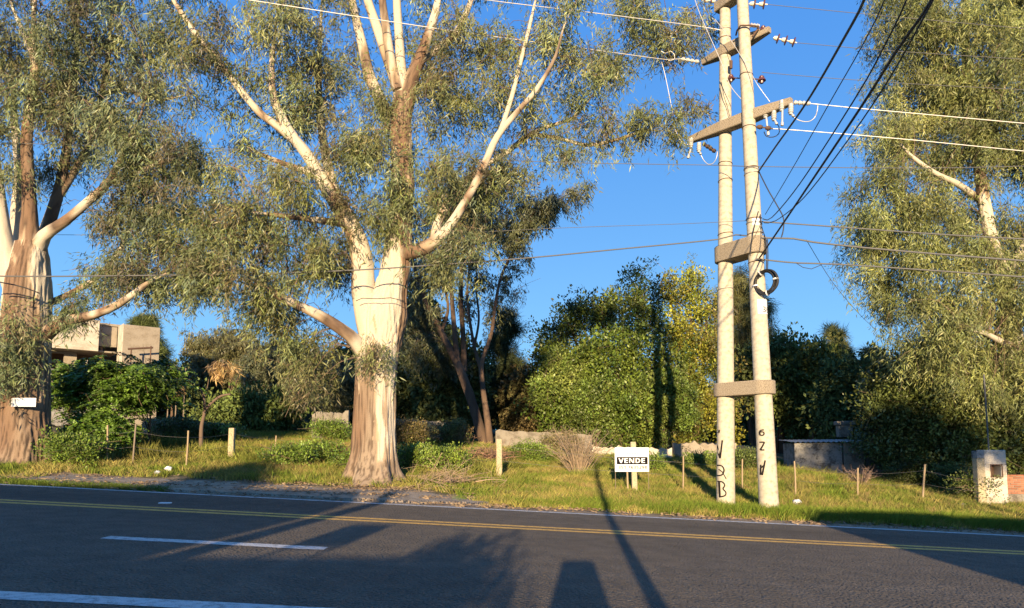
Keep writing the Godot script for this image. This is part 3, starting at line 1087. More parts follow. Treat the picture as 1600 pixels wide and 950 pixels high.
func build_behind() -> void:
	var z := 6.0
	var h := thing("street_house", "plain plastered flat-roofed house behind the viewpoint at the left", "house", Vector3(-14.0, 0.5, z))
	var o := h.position
	var b := MB.new()
	b.box(Vector3(-11.6, 2.05, z + 3.0), Vector3(11.0, 4.1, 6.0), Basis.IDENTITY, 0.03)
	b.box(Vector3(-23.5, 2.2, z + 3.0), Vector3(12.7, 4.3, 5.9), Basis.IDENTITY, 0.03)
	part("walls", b, M.plaster, h, o)
	b = MB.new()
	b.box(Vector3(-11.6, 4.14, z + 3.0), Vector3(11.02, 0.07, 6.1), Basis.IDENTITY, 0.02)
	part("roof_slab", b, M.render_wall, h, o)
	b = MB.new()
	b.box(Vector3(-9.0, 1.45, z - 0.03), Vector3(1.0, 2.1, 0.05), Basis.IDENTITY, 0.01)
	part("door", b, M.wood, h, o)

	var w := MB.new()
	w.box(Vector3(-4.38, 1.2, z), Vector3(3.4, 2.46, 0.2), Basis.IDENTITY, 0.02)
	whole("front_wall", w, M.plaster, Vector3(-4.4, 0.1, z), "plastered front garden wall behind the viewpoint", "wall")
	var t := thing("water_tank", "square cement water tank on short legs above the garden wall", "tank", Vector3(-4.13, 2.43, z))
	var tb := MB.new()
	tb.box(Vector3(-4.13, 2.79, z), Vector3(0.68, 0.44, 0.18), Basis.IDENTITY, 0.02)
	part("tank", tb, M.wall_concrete, t, t.position)
	for sx in [-1, 1]:
		tb = MB.new()
		tb.box(Vector3(-4.13 + 0.28 * sx, 2.49, z), Vector3(0.05, 0.16, 0.12), Basis.IDENTITY, 0.005)
		part("leg", tb, M.wall_concrete, t, t.position)
	var gp := MB.new()
	gp.box(Vector3(-5.28, 2.0, z - 0.25), Vector3(0.34, 4.3, 0.2), Basis.IDENTITY, 0.02)
	whole("gate_column", gp, M.wall_concrete, Vector3(-5.28, 0.2, z - 0.25), "tall square gate column behind the viewpoint", "column")

	# tapered block of masonry and a slim post right behind the viewer
	var pb := MB.new()
	var prof := [[0.36, 0.0], [0.34, 1.0], [0.215, 1.66], [0.205, 1.70]]
	for k in prof.size() - 1:
		var r0: float = prof[k][0]
		var r1: float = prof[k + 1][0]
		var y0: float = prof[k][1]
		var y1: float = prof[k + 1][1]
		var c := Vector3(-0.03, -0.1, 1.0)
		var q0 := [c + Vector3(-r0, y0, 0.14), c + Vector3(r0, y0, 0.14), c + Vector3(r0, y0, -0.14), c + Vector3(-r0, y0, -0.14)]
		var q1 := [c + Vector3(-r1, y1, 0.12), c + Vector3(r1, y1, 0.12), c + Vector3(r1, y1, -0.12), c + Vector3(-r1, y1, -0.12)]
		for j in 4:
			pb.quad(q0[j], q0[(j + 1) % 4], q1[(j + 1) % 4], q1[j])
		if k == prof.size() - 2:
			pb.quad(q1[0], q1[1], q1[2], q1[3])
	whole("milestone", pb, M.concrete, Vector3(-0.03, 0, 1.0), "tapered concrete block standing right behind the viewpoint", "bollard")
	var lp := MB.new()
	var sp := spline([Vector4(0.66, -0.2, 2.0, 0.105), Vector4(0.66, 5.4, 2.0, 0.08)], 0.5)
	lp.tube(sp[0], sp[1], 16)
	whole("cable_post", lp, M.wood, Vector3(0.66, 0, 2.0), "slim round post behind the viewpoint carrying the overhead cables", "pole")

	var r := thing("corner_house", "plain plastered house behind the viewpoint at the right", "house", Vector3(11.0, -0.6, z))
	b = MB.new()
	b.box(Vector3(11.4, 1.3, z + 3.0), Vector3(11.8, 4.2, 6.0), Basis.IDENTITY, 0.03)
	b.box(Vector3(7.4, 3.55, z + 2.0), Vector3(3.6, 0.35, 3.0), Basis.IDENTITY, 0.03)
	part("walls", b, M.plaster, r, r.position)
	b = MB.new()
	b.box(Vector3(11.4, 3.43, z + 2.9), Vector3(12.0, 0.08, 6.3), Basis.IDENTITY, 0.02)
	part("roof_slab", b, M.render_wall, r, r.position)

	var dark := {"palette": [Color(0.05, 0.075, 0.025), Color(0.07, 0.09, 0.03)], "leaf": "broad", "stems": 4, "stem_radius": 0.05, "sprigs": 8, "lumps": 6}
	shrub("garden_shrub", "loose garden shrub behind the viewpoint beside the front wall", "", Vector3(-1.9, 0.0, 6.6), Vector3(-2.1, 1.7, 6.6), Vector3(1.0, 0.95, 0.5), 24, dark.duplicate())
	shrub("garden_tree", "broad shade tree behind the viewpoint at the right", "", Vector3(12.5, -0.6, 13.5), Vector3(12.3, 8.1, 13.5), Vector3(4.6, 1.35, 2.2), 70, dark.merged({"stem_radius": 0.16, "scale": 1.6}, true))
	shrub("garden_tree", "small shade tree behind the house at the left of the viewpoint", "", Vector3(-10.9, 0.4, 13.0), Vector3(-10.9, 5.4, 13.0), Vector3(1.1, 0.75, 0.9), 46, dark.merged({"stem_radius": 0.10}, true))


# ---------------------------------------------------------------- trees

func build_trees() -> void:
	var gum := [Color(0.19, 0.232, 0.085), Color(0.135, 0.168, 0.068), Color(0.255, 0.275, 0.105), Color(0.17, 0.21, 0.10), Color(0.15, 0.125, 0.065)]
	var base := Vector3(-4.12, 0.52, -20.60)
	var limbs := [
		[Vector4(-4.12, 0.45, -20.60, 0.706), Vector4(-4.13, 0.84, -20.60, 0.668), Vector4(-4.10, 1.50, -20.60, 0.620), Vector4(-4.10, 2.64, -20.60, 0.601), Vector4(-4.07, 3.79, -20.60, 0.601), Vector4(-3.97, 4.76, -20.60, 0.639), Vector4(-3.85, 5.54, -20.60, 0.687), Vector4(-3.69, 6.23, -20.60, 0.496), Vector4(-3.54, 6.92, -20.60, 0.439), Vector4(-3.48, 7.72, -20.60, 0.401), Vector4(-3.41, 8.72, -20.60, 0.362), Vector4(-3.37, 9.74, -20.60, 0.343), Vector4(-3.42, 10.76, -20.60, 0.324), Vector4(-3.45, 11.58, -20.60, 0.324), Vector4(-3.35, 12.41, -20.60, 0.343)],
		[Vector4(-4.03, 4.56, -20.55, 0.495), Vector4(-4.27, 5.33, -20.50, 0.418), Vector4(-4.46, 6.21, -20.50, 0.361), Vector4(-4.54, 7.02, -20.60, 0.334), Vector4(-4.69, 7.72, -20.60, 0.305), Vector4(-4.95, 8.36, -20.40, 0.283), Vector4(-5.38, 8.98, -20.30, 0.244), Vector4(-5.84, 9.78, -20.20, 0.196), Vector4(-6.27, 10.43, -20.10, 0.168), Vector4(-6.70, 10.99, -20.00, 0.148), Vector4(-7.12, 11.84, -19.90, 0.129), Vector4(-7.26, 12.85, -19.90, 0.111), Vector4(-7.22, 14.13, -20.00, 0.083), Vector4(-7.18, 15.72, -20.20, 0.065)],
		[Vector4(-6.53, 10.73, -20.10, 0.140), Vector4(-7.09, 11.14, -19.90, 0.120), Vector4(-7.65, 11.58, -19.70, 0.109), Vector4(-8.67, 12.86, -19.40, 0.090), Vector4(-9.37, 13.73, -19.20, 0.080), Vector4(-9.97, 14.68, -19.00, 0.070), Vector4(-10.43, 15.60, -18.90, 0.053)],
		[Vector4(-4.42, 4.25, -20.40, 0.227), Vector4(-4.61, 4.64, -20.10, 0.205), Vector4(-4.91, 4.90, -19.80, 0.183), Vector4(-5.34, 5.18, -19.50, 0.163), Vector4(-5.86, 5.43, -19.20, 0.133), Vector4(-6.40, 5.66, -18.90, 0.105), Vector4(-6.87, 5.96, -18.70, 0.087), Vector4(-7.25, 6.23, -18.50, 0.060), Vector4(-7.78, 6.32, -18.30, 0.034)],
		[Vector4(-3.34, 12.10, -20.60, 0.248), Vector4(-3.57, 12.78, -20.70, 0.211), Vector4(-3.90, 13.68, -20.80, 0.173), Vector4(-4.29, 14.81, -20.90, 0.155), Vector4(-4.70, 16.07, -21.00, 0.136), Vector4(-5.00, 17.68, -21.10, 0.107)],
		[Vector4(-3.53, 12.57, -20.50, 0.171), Vector4(-3.73, 13.34, -20.40, 0.151), Vector4(-3.88, 14.32, -20.30, 0.132), Vector4(-4.04, 15.51, -20.20, 0.112), Vector4(-4.17, 17.13, -20.10, 0.084)],
		[Vector4(-3.33, 12.31, -20.60, 0.210), Vector4(-3.44, 13.04, -20.60, 0.172), Vector4(-3.54, 14.30, -20.60, 0.143), Vector4(-3.64, 15.79, -20.60, 0.124), Vector4(-3.62, 17.52, -20.60, 0.095)],
		[Vector4(-3.27, 12.31, -20.60, 0.267), Vector4(-3.14, 12.93, -20.60, 0.229), Vector4(-2.89, 13.50, -20.50, 0.190), Vector4(-2.70, 13.97, -20.40, 0.161), Vector4(-2.38, 14.95, -20.30, 0.122), Vector4(-2.16, 16.22, -20.30, 0.094)],
		[Vector4(-2.90, 13.56, -20.60, 0.143), Vector4(-2.44, 14.10, -20.90, 0.135), Vector4(-1.93, 14.61, -21.10, 0.117), Vector4(-1.62, 15.22, -21.20, 0.108), Vector4(-1.34, 16.05, -21.30, 0.089), Vector4(-1.05, 17.46, -21.40, 0.069)],
		[Vector4(-4.63, 13.49, -21.40, 0.178), Vector4(-4.90, 14.64, -21.50, 0.159), Vector4(-5.25, 16.04, -21.60, 0.130), Vector4(-5.56, 17.69, -21.70, 0.100)],
		[Vector4(-3.80, 11.57, -21.00, 0.194), Vector4(-4.22, 12.57, -21.30, 0.197), Vector4(-4.63, 13.53, -21.40, 0.178)],
		[Vector4(-3.45, 7.39, -20.50, 0.247), Vector4(-2.91, 7.35, -20.20, 0.224), Vector4(-2.45, 7.43, -19.90, 0.203), Vector4(-2.06, 7.68, -19.70, 0.164), Vector4(-1.71, 8.09, -19.60, 0.136), Vector4(-1.15, 8.95, -19.40, 0.117), Vector4(-0.74, 9.79, -19.30, 0.107), Vector4(-0.41, 10.47, -19.20, 0.098), Vector4(0.15, 11.14, -19.10, 0.080), Vector4(0.72, 11.78, -19.00, 0.070), Vector4(1.24, 12.64, -18.80, 0.061), Vector4(1.48, 13.47, -18.70, 0.052), Vector4(1.92, 14.40, -18.60, 0.043)],
		[Vector4(-2.28, 7.58, -20.00, 0.167), Vector4(-2.25, 8.26, -20.40, 0.142), Vector4(-1.98, 9.04, -20.80, 0.125), Vector4(-1.52, 9.73, -21.00, 0.107), Vector4(-0.97, 10.35, -21.20, 0.088), Vector4(-0.21, 10.91, -21.40, 0.079), Vector4(0.37, 11.44, -21.50, 0.080), Vector4(0.98, 11.83, -21.60, 0.070), Vector4(1.56, 12.03, -21.60, 0.060), Vector4(2.09, 12.34, -21.70, 0.050), Vector4(2.87, 13.38, -21.80, 0.040), Vector4(3.39, 14.26, -21.80, 0.030)],
		[Vector4(0.62, 11.59, -21.50, 0.070), Vector4(1.15, 11.48, -21.40, 0.069), Vector4(1.81, 11.33, -21.40, 0.059), Vector4(2.43, 11.14, -21.30, 0.059), Vector4(3.28, 11.26, -21.20, 0.049), Vector4(4.29, 11.53, -21.10, 0.039), Vector4(5.05, 11.44, -21.00, 0.029)],
		[Vector4(-4.80, 7.87, -21.10, 0.215), Vector4(-5.32, 8.83, -21.50, 0.199), Vector4(-5.86, 10.04, -21.90, 0.172), Vector4(-6.29, 11.70, -22.20, 0.144), Vector4(-6.58, 13.65, -22.50, 0.115), Vector4(-6.61, 15.54, -22.60, 0.084), Vector4(-6.56, 17.88, -22.60, 0.063)],
		[Vector4(-5.83, 9.72, -20.30, 0.132), Vector4(-6.51, 10.04, -20.60, 0.105), Vector4(-7.24, 10.42, -21.00, 0.087), Vector4(-8.11, 10.91, -21.40, 0.069), Vector4(-8.72, 11.32, -21.60, 0.050)],
		[Vector4(-4.92, 8.22, -20.30, 0.132), Vector4(-5.52, 8.12, -19.70, 0.100), Vector4(-6.15, 8.08, -19.30, 0.080), Vector4(-6.87, 8.07, -19.00, 0.062), Vector4(-7.52, 8.09, -18.80, 0.044)],
		[Vector4(-0.37, 10.47, -19.20, 0.080), Vector4(0.00, 11.78, -19.40, 0.072), Vector4(0.29, 13.08, -19.60, 0.064), Vector4(0.58, 14.35, -19.70, 0.055), Vector4(0.88, 15.85, -19.80, 0.046)],
		[Vector4(3.39, 14.26, -21.80, 0.030), Vector4(4.25, 14.82, -21.80, 0.030), Vector4(5.21, 15.16, -21.80, 0.025), Vector4(6.07, 15.72, -21.80, 0.020)],
		[Vector4(-4.44, 6.90, -20.90, 0.155), Vector4(-5.20, 7.19, -21.60, 0.130), Vector4(-6.18, 7.13, -22.20, 0.103), Vector4(-7.31, 7.07, -22.80, 0.084), Vector4(-8.29, 6.50, -23.20, 0.064)],
	]
	var blobs := [
		[Vector3(-8.88, 13.36, -19.40), Vector3(1.08, 1.26, 1.20), 14], [Vector3(-9.44, 15.22, -19.20), Vector3(1.24, 1.07, 1.20), 10], [Vector3(-7.22, 13.93, -20.00), Vector3(1.20, 1.39, 1.50), 20], [Vector3(-7.35, 12.09, -20.00), Vector3(1.20, 0.93, 1.40), 15], [Vector3(-5.98, 15.08, -21.50), Vector3(1.09, 1.39, 1.60), 15],
		[Vector3(-6.24, 12.89, -21.50), Vector3(1.09, 1.09, 1.60), 15], [Vector3(-4.90, 10.59, -20.00), Vector3(1.02, 0.93, 1.60), 13], [Vector3(-6.17, 8.95, -19.60), Vector3(0.91, 0.73, 1.40), 13], [Vector3(-8.09, 9.56, -20.40), Vector3(0.76, 0.76, 1.20), 10],
		[Vector3(-8.86, 8.28, -19.60), Vector3(0.82, 0.82, 1.20), 13], [Vector3(-7.49, 7.58, -19.50), Vector3(1.08, 0.81, 1.40), 17], [Vector3(-6.12, 7.04, -19.60), Vector3(0.91, 0.91, 1.40), 16], [Vector3(-8.43, 6.41, -19.00), Vector3(0.88, 0.53, 1.00), 8], [Vector3(-6.89, 5.31, -20.40), Vector3(1.13, 0.85, 1.60), 16],
		[Vector3(-6.02, 4.21, -20.80), Vector3(0.87, 0.96, 1.40), 13], [Vector3(-7.09, 6.09, -18.80), Vector3(0.78, 0.52, 0.90), 8], [Vector3(-4.66, 8.65, -20.40), Vector3(0.85, 0.85, 1.20), 10], [Vector3(-3.89, 10.01, -19.80), Vector3(0.82, 0.92, 0.80), 9], [Vector3(-5.37, 7.64, -21.00), Vector3(0.78, 0.78, 1.20), 8],
		[Vector3(-1.98, 12.36, -20.50), Vector3(0.95, 1.14, 1.40), 14], [Vector3(-0.98, 13.84, -20.20), Vector3(1.12, 1.12, 1.40), 15], [Vector3(0.00, 12.09, -20.00), Vector3(1.11, 1.02, 1.40), 14], [Vector3(-1.52, 9.91, -19.80), Vector3(0.92, 0.82, 1.20), 11], [Vector3(-0.48, 9.68, -20.20), Vector3(0.84, 0.65, 1.20), 10],
		[Vector3(0.98, 13.93, -20.00), Vector3(1.02, 0.93, 1.20), 12], [Vector3(2.00, 12.93, -20.60), Vector3(0.95, 0.76, 1.20), 9], [Vector3(3.12, 14.03, -21.40), Vector3(0.79, 0.69, 0.90), 7], [Vector3(1.60, 10.95, -20.80), Vector3(0.96, 0.39, 0.70), 6], [Vector3(2.73, 11.78, -21.00), Vector3(0.78, 0.43, 0.70), 6],
		[Vector3(4.05, 11.78, -21.00), Vector3(0.78, 0.39, 0.60), 6], [Vector3(5.27, 11.99, -21.00), Vector3(0.54, 0.39, 0.50), 4], [Vector3(5.56, 14.86, -21.50), Vector3(0.76, 0.80, 0.70), 8], [Vector3(4.40, 14.86, -21.50), Vector3(0.80, 0.60, 0.70), 6], [Vector3(-1.83, 6.89, -19.40), Vector3(0.63, 0.45, 0.60), 6], [Vector3(-1.19, 7.42, -19.30), Vector3(0.54, 0.45, 0.60), 5],
		[Vector3(-3.19, 15.05, -21.80), Vector3(1.11, 1.11, 1.20), 9], [Vector3(-3.23, 10.94, -21.00), Vector3(0.58, 0.78, 0.80), 5], [Vector3(-2.18, 9.20, -20.80), Vector3(0.77, 0.58, 0.90), 6], [Vector3(-2.85, 9.01, -21.40), Vector3(0.79, 0.79, 0.80), 6],
		[Vector3(-8.10, 17.44, -20.50), Vector3(2.09, 1.14, 2.00), 18], [Vector3(-4.99, 18.05, -21.00), Vector3(2.14, 1.17, 2.00), 18], [Vector3(-1.62, 17.44, -20.50), Vector3(1.90, 1.14, 2.00), 16], [Vector3(1.41, 16.79, -20.50), Vector3(1.71, 0.95, 1.60), 12], [Vector3(3.81, 16.07, -21.00), Vector3(1.17, 0.88, 1.00), 8],
		[Vector3(-3.96, 4.34, -19.70), Vector3(0.26, 0.55, 0.20), 3], [Vector3(-3.42, 9.06, -19.90), Vector3(0.55, 0.55, 0.40), 5], [Vector3(-3.97, 8.09, -19.90), Vector3(0.46, 0.46, 0.40), 4], [Vector3(-2.50, 13.32, -21.50), Vector3(0.80, 0.80, 0.80), 6], [Vector3(-4.07, 12.50, -20.00), Vector3(0.74, 0.74, 0.80), 6],
	]
	tree("eucalyptus_tree", "huge eucalyptus with a cream and brown forked trunk at the centre left", "big roadside eucalyptus trees", base, limbs, blobs,
		{"palette": gum + [Color(0.21, 0.235, 0.06)], "leaf": "euc", "sprigs": 11, "clump": Vector3(0.5, 0.55, 0.5), "flare": 0.8, "brown": 0.48, "fill": 1.2})

	base = Vector3(-14.54, 1.00, -20.80)
	limbs = [
		[Vector4(-14.54, 0.89, -20.80, 0.693), Vector4(-14.56, 1.31, -20.80, 0.674), Vector4(-14.66, 2.27, -20.80, 0.655), Vector4(-14.74, 3.43, -20.80, 0.655), Vector4(-14.78, 4.60, -20.80, 0.655), Vector4(-14.81, 5.78, -20.80, 0.636), Vector4(-14.83, 6.58, -20.80, 0.597), Vector4(-14.81, 7.28, -20.80, 0.501), Vector4(-14.82, 7.78, -20.80, 0.404)],
		[Vector4(-14.73, 7.45, -20.70, 0.326), Vector4(-14.81, 8.03, -20.70, 0.268), Vector4(-14.80, 8.93, -20.60, 0.200), Vector4(-14.90, 9.86, -20.60, 0.181), Vector4(-15.02, 11.07, -20.60, 0.162), Vector4(-15.04, 12.15, -20.70, 0.144), Vector4(-15.04, 13.36, -20.80, 0.125), Vector4(-15.18, 14.00, -20.80, 0.116), Vector4(-15.92, 15.31, -21.00, 0.087), Vector4(-16.49, 16.58, -21.10, 0.068)],
		[Vector4(-15.05, 13.47, -20.80, 0.087), Vector4(-15.02, 14.30, -20.60, 0.076), Vector4(-14.98, 15.29, -20.50, 0.066), Vector4(-14.88, 16.72, -20.40, 0.047)],
		[Vector4(-15.07, 6.18, -20.80, 0.385), Vector4(-15.40, 6.98, -20.80, 0.327), Vector4(-15.65, 7.78, -20.80, 0.270), Vector4(-15.84, 8.79, -20.80, 0.212), Vector4(-16.15, 10.43, -20.80, 0.173), Vector4(-16.50, 12.52, -20.80, 0.135), Vector4(-16.76, 14.85, -20.80, 0.096)],
		[Vector4(-14.67, 7.48, -20.80, 0.270), Vector4(-14.27, 7.96, -20.60, 0.191), Vector4(-13.49, 8.30, -20.30, 0.141), Vector4(-12.60, 8.83, -20.00, 0.120), Vector4(-11.96, 9.30, -19.80, 0.110), Vector4(-11.59, 9.86, -19.70, 0.082), Vector4(-11.30, 10.50, -19.60, 0.073), Vector4(-10.91, 11.24, -19.50, 0.054), Vector4(-10.68, 12.42, -19.50, 0.045)],
		[Vector4(-14.94, 7.49, -21.20, 0.236), Vector4(-14.86, 8.41, -21.50, 0.199), Vector4(-14.80, 9.53, -21.80, 0.172), Vector4(-14.78, 10.51, -22.00, 0.153), Vector4(-14.82, 11.59, -22.20, 0.134), Vector4(-14.89, 13.14, -22.40, 0.114), Vector4(-14.96, 15.08, -22.60, 0.094), Vector4(-15.05, 17.48, -22.70, 0.074)],
		[Vector4(-14.76, 9.57, -21.80, 0.121), Vector4(-14.55, 10.60, -22.20, 0.113), Vector4(-14.34, 11.88, -22.60, 0.105), Vector4(-14.22, 13.63, -22.90, 0.095), Vector4(-14.16, 15.38, -23.10, 0.086), Vector4(-14.23, 17.59, -23.20, 0.064)],
		[Vector4(-14.50, 4.83, -21.00, 0.253), Vector4(-13.80, 5.11, -20.60, 0.191), Vector4(-13.10, 5.29, -20.30, 0.160), Vector4(-12.14, 5.39, -19.90, 0.129), Vector4(-11.42, 5.57, -19.60, 0.109), Vector4(-10.86, 5.83, -19.40, 0.090), Vector4(-10.23, 6.19, -19.20, 0.071), Vector4(-9.54, 6.41, -19.00, 0.053), Vector4(-8.93, 6.57, -18.90, 0.035)],
		[Vector4(-14.63, 5.84, -21.10, 0.137), Vector4(-14.16, 6.27, -21.50, 0.090), Vector4(-13.45, 6.93, -21.90, 0.081), Vector4(-13.00, 7.64, -22.10, 0.072), Vector4(-12.72, 8.49, -22.30, 0.062), Vector4(-12.47, 9.36, -22.40, 0.041)],
		[Vector4(-15.59, 6.93, -21.40, 0.238), Vector4(-15.88, 8.05, -21.70, 0.201), Vector4(-16.14, 9.18, -21.90, 0.172), Vector4(-16.28, 10.56, -22.10, 0.143), Vector4(-16.74, 12.64, -22.30, 0.114), Vector4(-16.99, 14.73, -22.40, 0.083)],
		[Vector4(-11.92, 9.34, -19.80, 0.083), Vector4(-11.25, 9.43, -19.60, 0.064), Vector4(-10.59, 9.60, -19.40, 0.054), Vector4(-9.85, 9.75, -19.20, 0.044), Vector4(-9.16, 9.89, -19.10, 0.027)],
		[Vector4(-14.22, 13.63, -22.90, 0.085), Vector4(-13.35, 13.70, -22.60, 0.063), Vector4(-12.35, 13.26, -22.20, 0.062), Vector4(-11.43, 12.99, -21.90, 0.051), Vector4(-10.50, 13.10, -21.70, 0.040)],
	]
	blobs = [
		[Vector3(-15.63, 14.39, -20.40), Vector3(0.85, 1.04, 1.40), 13], [Vector3(-14.01, 14.47, -20.20), Vector3(1.12, 1.12, 1.60), 17], [Vector3(-13.22, 15.08, -21.50), Vector3(1.09, 1.19, 1.60), 16], [Vector3(-11.57, 14.55, -21.00), Vector3(0.88, 1.17, 1.40), 13], [Vector3(-14.87, 12.61, -20.20), Vector3(0.84, 0.84, 1.20), 9], [Vector3(-13.87, 12.83, -20.60), Vector3(0.86, 0.86, 1.40), 11],
		[Vector3(-13.30, 13.27, -21.80), Vector3(1.11, 0.81, 1.40), 13], [Vector3(-11.97, 13.11, -21.50), Vector3(0.80, 0.80, 1.20), 9], [Vector3(-13.04, 11.39, -20.20), Vector3(0.84, 0.56, 1.20), 9], [Vector3(-11.72, 10.89, -19.80), Vector3(0.92, 0.64, 1.20), 13], [Vector3(-10.63, 10.21, -19.60), Vector3(0.82, 0.73, 1.20), 12], [Vector3(-9.59, 10.12, -19.40), Vector3(0.63, 0.72, 1.00), 9],
		[Vector3(-10.11, 9.03, -19.80), Vector3(0.82, 0.82, 1.20), 13], [Vector3(-11.25, 9.22, -19.80), Vector3(0.73, 0.64, 1.00), 9], [Vector3(-11.02, 7.89, -20.20), Vector3(0.94, 0.75, 1.20), 13], [Vector3(-9.95, 7.56, -20.40), Vector3(0.85, 0.76, 1.20), 12], [Vector3(-13.37, 7.03, -21.80), Vector3(0.91, 0.57, 1.00), 8], [Vector3(-10.93, 6.52, -19.80), Vector3(0.82, 0.46, 1.00), 9],
		[Vector3(-9.81, 6.38, -20.00), Vector3(0.93, 0.46, 1.00), 9], [Vector3(-13.10, 5.72, -20.50), Vector3(0.66, 0.42, 0.70), 6], [Vector3(-15.19, 9.98, -20.20), Vector3(0.52, 0.65, 0.80), 5], [Vector3(-15.37, 10.51, -22.00), Vector3(0.61, 0.61, 0.80), 4], [Vector3(-14.34, 4.07, -19.75), Vector3(0.33, 0.73, 0.15), 6], [Vector3(-14.52, 5.20, -19.80), Vector3(0.26, 0.48, 0.12), 2], [Vector3(-14.71, 3.34, -19.90), Vector3(0.18, 0.44, 0.12), 2],
		[Vector3(-13.29, 8.85, -22.20), Vector3(0.62, 0.62, 0.90), 5], [Vector3(-15.03, 16.87, -20.60), Vector3(1.72, 1.14, 1.60), 14], [Vector3(-12.54, 17.31, -21.20), Vector3(1.57, 1.18, 1.60), 13], [Vector3(-15.73, 11.48, -20.40), Vector3(0.47, 0.76, 0.80), 6], [Vector3(-14.48, 11.26, -22.20), Vector3(0.82, 0.62, 1.00), 6], [Vector3(-15.14, 12.39, -21.80), Vector3(0.81, 0.81, 1.00), 7], [Vector3(-16.81, 13.46, -20.60), Vector3(0.95, 1.91, 1.60), 12],
	]
	tree("eucalyptus_tree", "thick-trunked eucalyptus with a white paper notice at the left edge", "big roadside eucalyptus trees", base, limbs, blobs,
		{"palette": [Color(0.168, 0.205, 0.08), Color(0.124, 0.157, 0.066), Color(0.215, 0.237, 0.096), Color(0.152, 0.193, 0.098), Color(0.13, 0.11, 0.06)], "leaf": "euc", "sprigs": 11, "clump": Vector3(0.5, 0.52, 0.5), "flare": 0.55, "brown": 0.53, "fill": 1.2})

	# the tall willowy eucalyptus at the right
	base = Vector3(22.74, -0.34, -31.00)
	limbs = [
		[Vector4(22.74, -0.34, -31.00, 0.517), Vector4(22.75, 1.50, -31.00, 0.474), Vector4(22.33, 4.31, -30.40, 0.422), Vector4(20.87, 6.84, -28.60, 0.344), Vector4(19.37, 8.30, -26.80, 0.261), Vector4(18.84, 9.50, -26.50, 0.233), Vector4(18.59, 11.57, -26.50, 0.209), Vector4(18.86, 13.37, -27.00, 0.200), Vector4(19.23, 16.23, -27.80, 0.180), Vector4(19.47, 19.02, -28.20, 0.157), Vector4(19.61, 21.80, -28.00, 0.130)],
		[Vector4(19.52, 8.35, -27.00, 0.200), Vector4(19.88, 9.02, -26.60, 0.172), Vector4(20.42, 10.18, -26.20, 0.146), Vector4(21.15, 12.15, -26.00, 0.120)],
		[Vector4(19.68, 5.52, -27.00, 0.150), Vector4(18.70, 5.62, -26.30, 0.122), Vector4(17.62, 5.80, -25.60, 0.083), Vector4(16.39, 5.81, -25.00, 0.058)],
		[Vector4(19.04, 11.23, -27.00, 0.150), Vector4(17.65, 11.80, -26.40, 0.122), Vector4(16.36, 12.11, -25.90, 0.096), Vector4(15.17, 12.71, -25.50, 0.071), Vector4(14.37, 13.63, -25.30, 0.047)],
		[Vector4(19.40, 8.87, -27.00, 0.150), Vector4(18.94, 9.36, -27.80, 0.129), Vector4(18.08, 9.83, -28.50, 0.106), Vector4(17.04, 10.26, -29.00, 0.081), Vector4(15.79, 10.60, -29.20, 0.054)],
		[Vector4(18.91, 13.37, -27.00, 0.150), Vector4(19.90, 15.24, -27.50, 0.127), Vector4(21.14, 17.69, -27.90, 0.103), Vector4(21.94, 20.34, -28.00, 0.078)],
		[Vector4(18.67, 15.80, -27.00, 0.113), Vector4(18.28, 17.30, -27.70, 0.103), Vector4(17.60, 19.02, -28.20, 0.091), Vector4(17.04, 20.97, -28.50, 0.066), Vector4(16.05, 22.53, -28.60, 0.053)],
	]
	blobs = []
	for q in [[1400, 30, 60, 60], [1470, 40, 60, 60], [1545, 40, 60, 60], [1620, 60, 70, 80], [1410, 120, 55, 50], [1480, 140, 60, 55], [1560, 140, 65, 55], [1390, 210, 50, 45], [1450, 230, 55, 45], [1520, 220, 50, 45], [1590, 240, 60, 60],
			[1365, 300, 40, 45], [1420, 320, 55, 45], [1480, 330, 55, 45], [1370, 380, 45, 35], [1430, 400, 55, 45], [1500, 410, 55, 50], [1590, 370, 45, 60], [1400, 455, 50, 35], [1460, 480, 60, 40], [1520, 500, 50, 45], [1590, 480, 50, 60],
			[1430, 540, 50, 35], [1490, 570, 55, 35], [1560, 590, 60, 45], [1620, 590, 40, 60], [1660, 400, 60, 90], [1660, 200, 60, 90], [1450, -60, 90, 60], [1580, -60, 90, 60], [1520, 120, 40, 50], [1530, 200, 40, 40], [1572, 425, 26, 34], [1350, 345, 25, 25], [1345, 430, 22, 20]]:
		var dz: float = 25.6 + 2.4 * rng.randf()
		blobs.append([px(q[0], q[1], dz), Vector3(q[2] * dz / 1080.0, q[3] * dz / 1080.0, 1.3), int(q[2] * q[3] / 165.0)])
	tree("eucalyptus_tree", "tall willowy olive-green eucalyptus filling the right edge", "big roadside eucalyptus trees", base, limbs, blobs,
		{"palette": [Color(0.21, 0.24, 0.075), Color(0.16, 0.187, 0.062), Color(0.265, 0.28, 0.10), Color(0.135, 0.16, 0.058)], "leaf": "euc", "sprigs": 13, "clump": Vector3(0.5, 0.7, 0.5), "scale": 1.15, "brown": 0.3, "fill": 1.4})

	# dark multi-stemmed eucalyptus in the middle distance
	base = Vector3(-1.47, 1.77, -37.00)
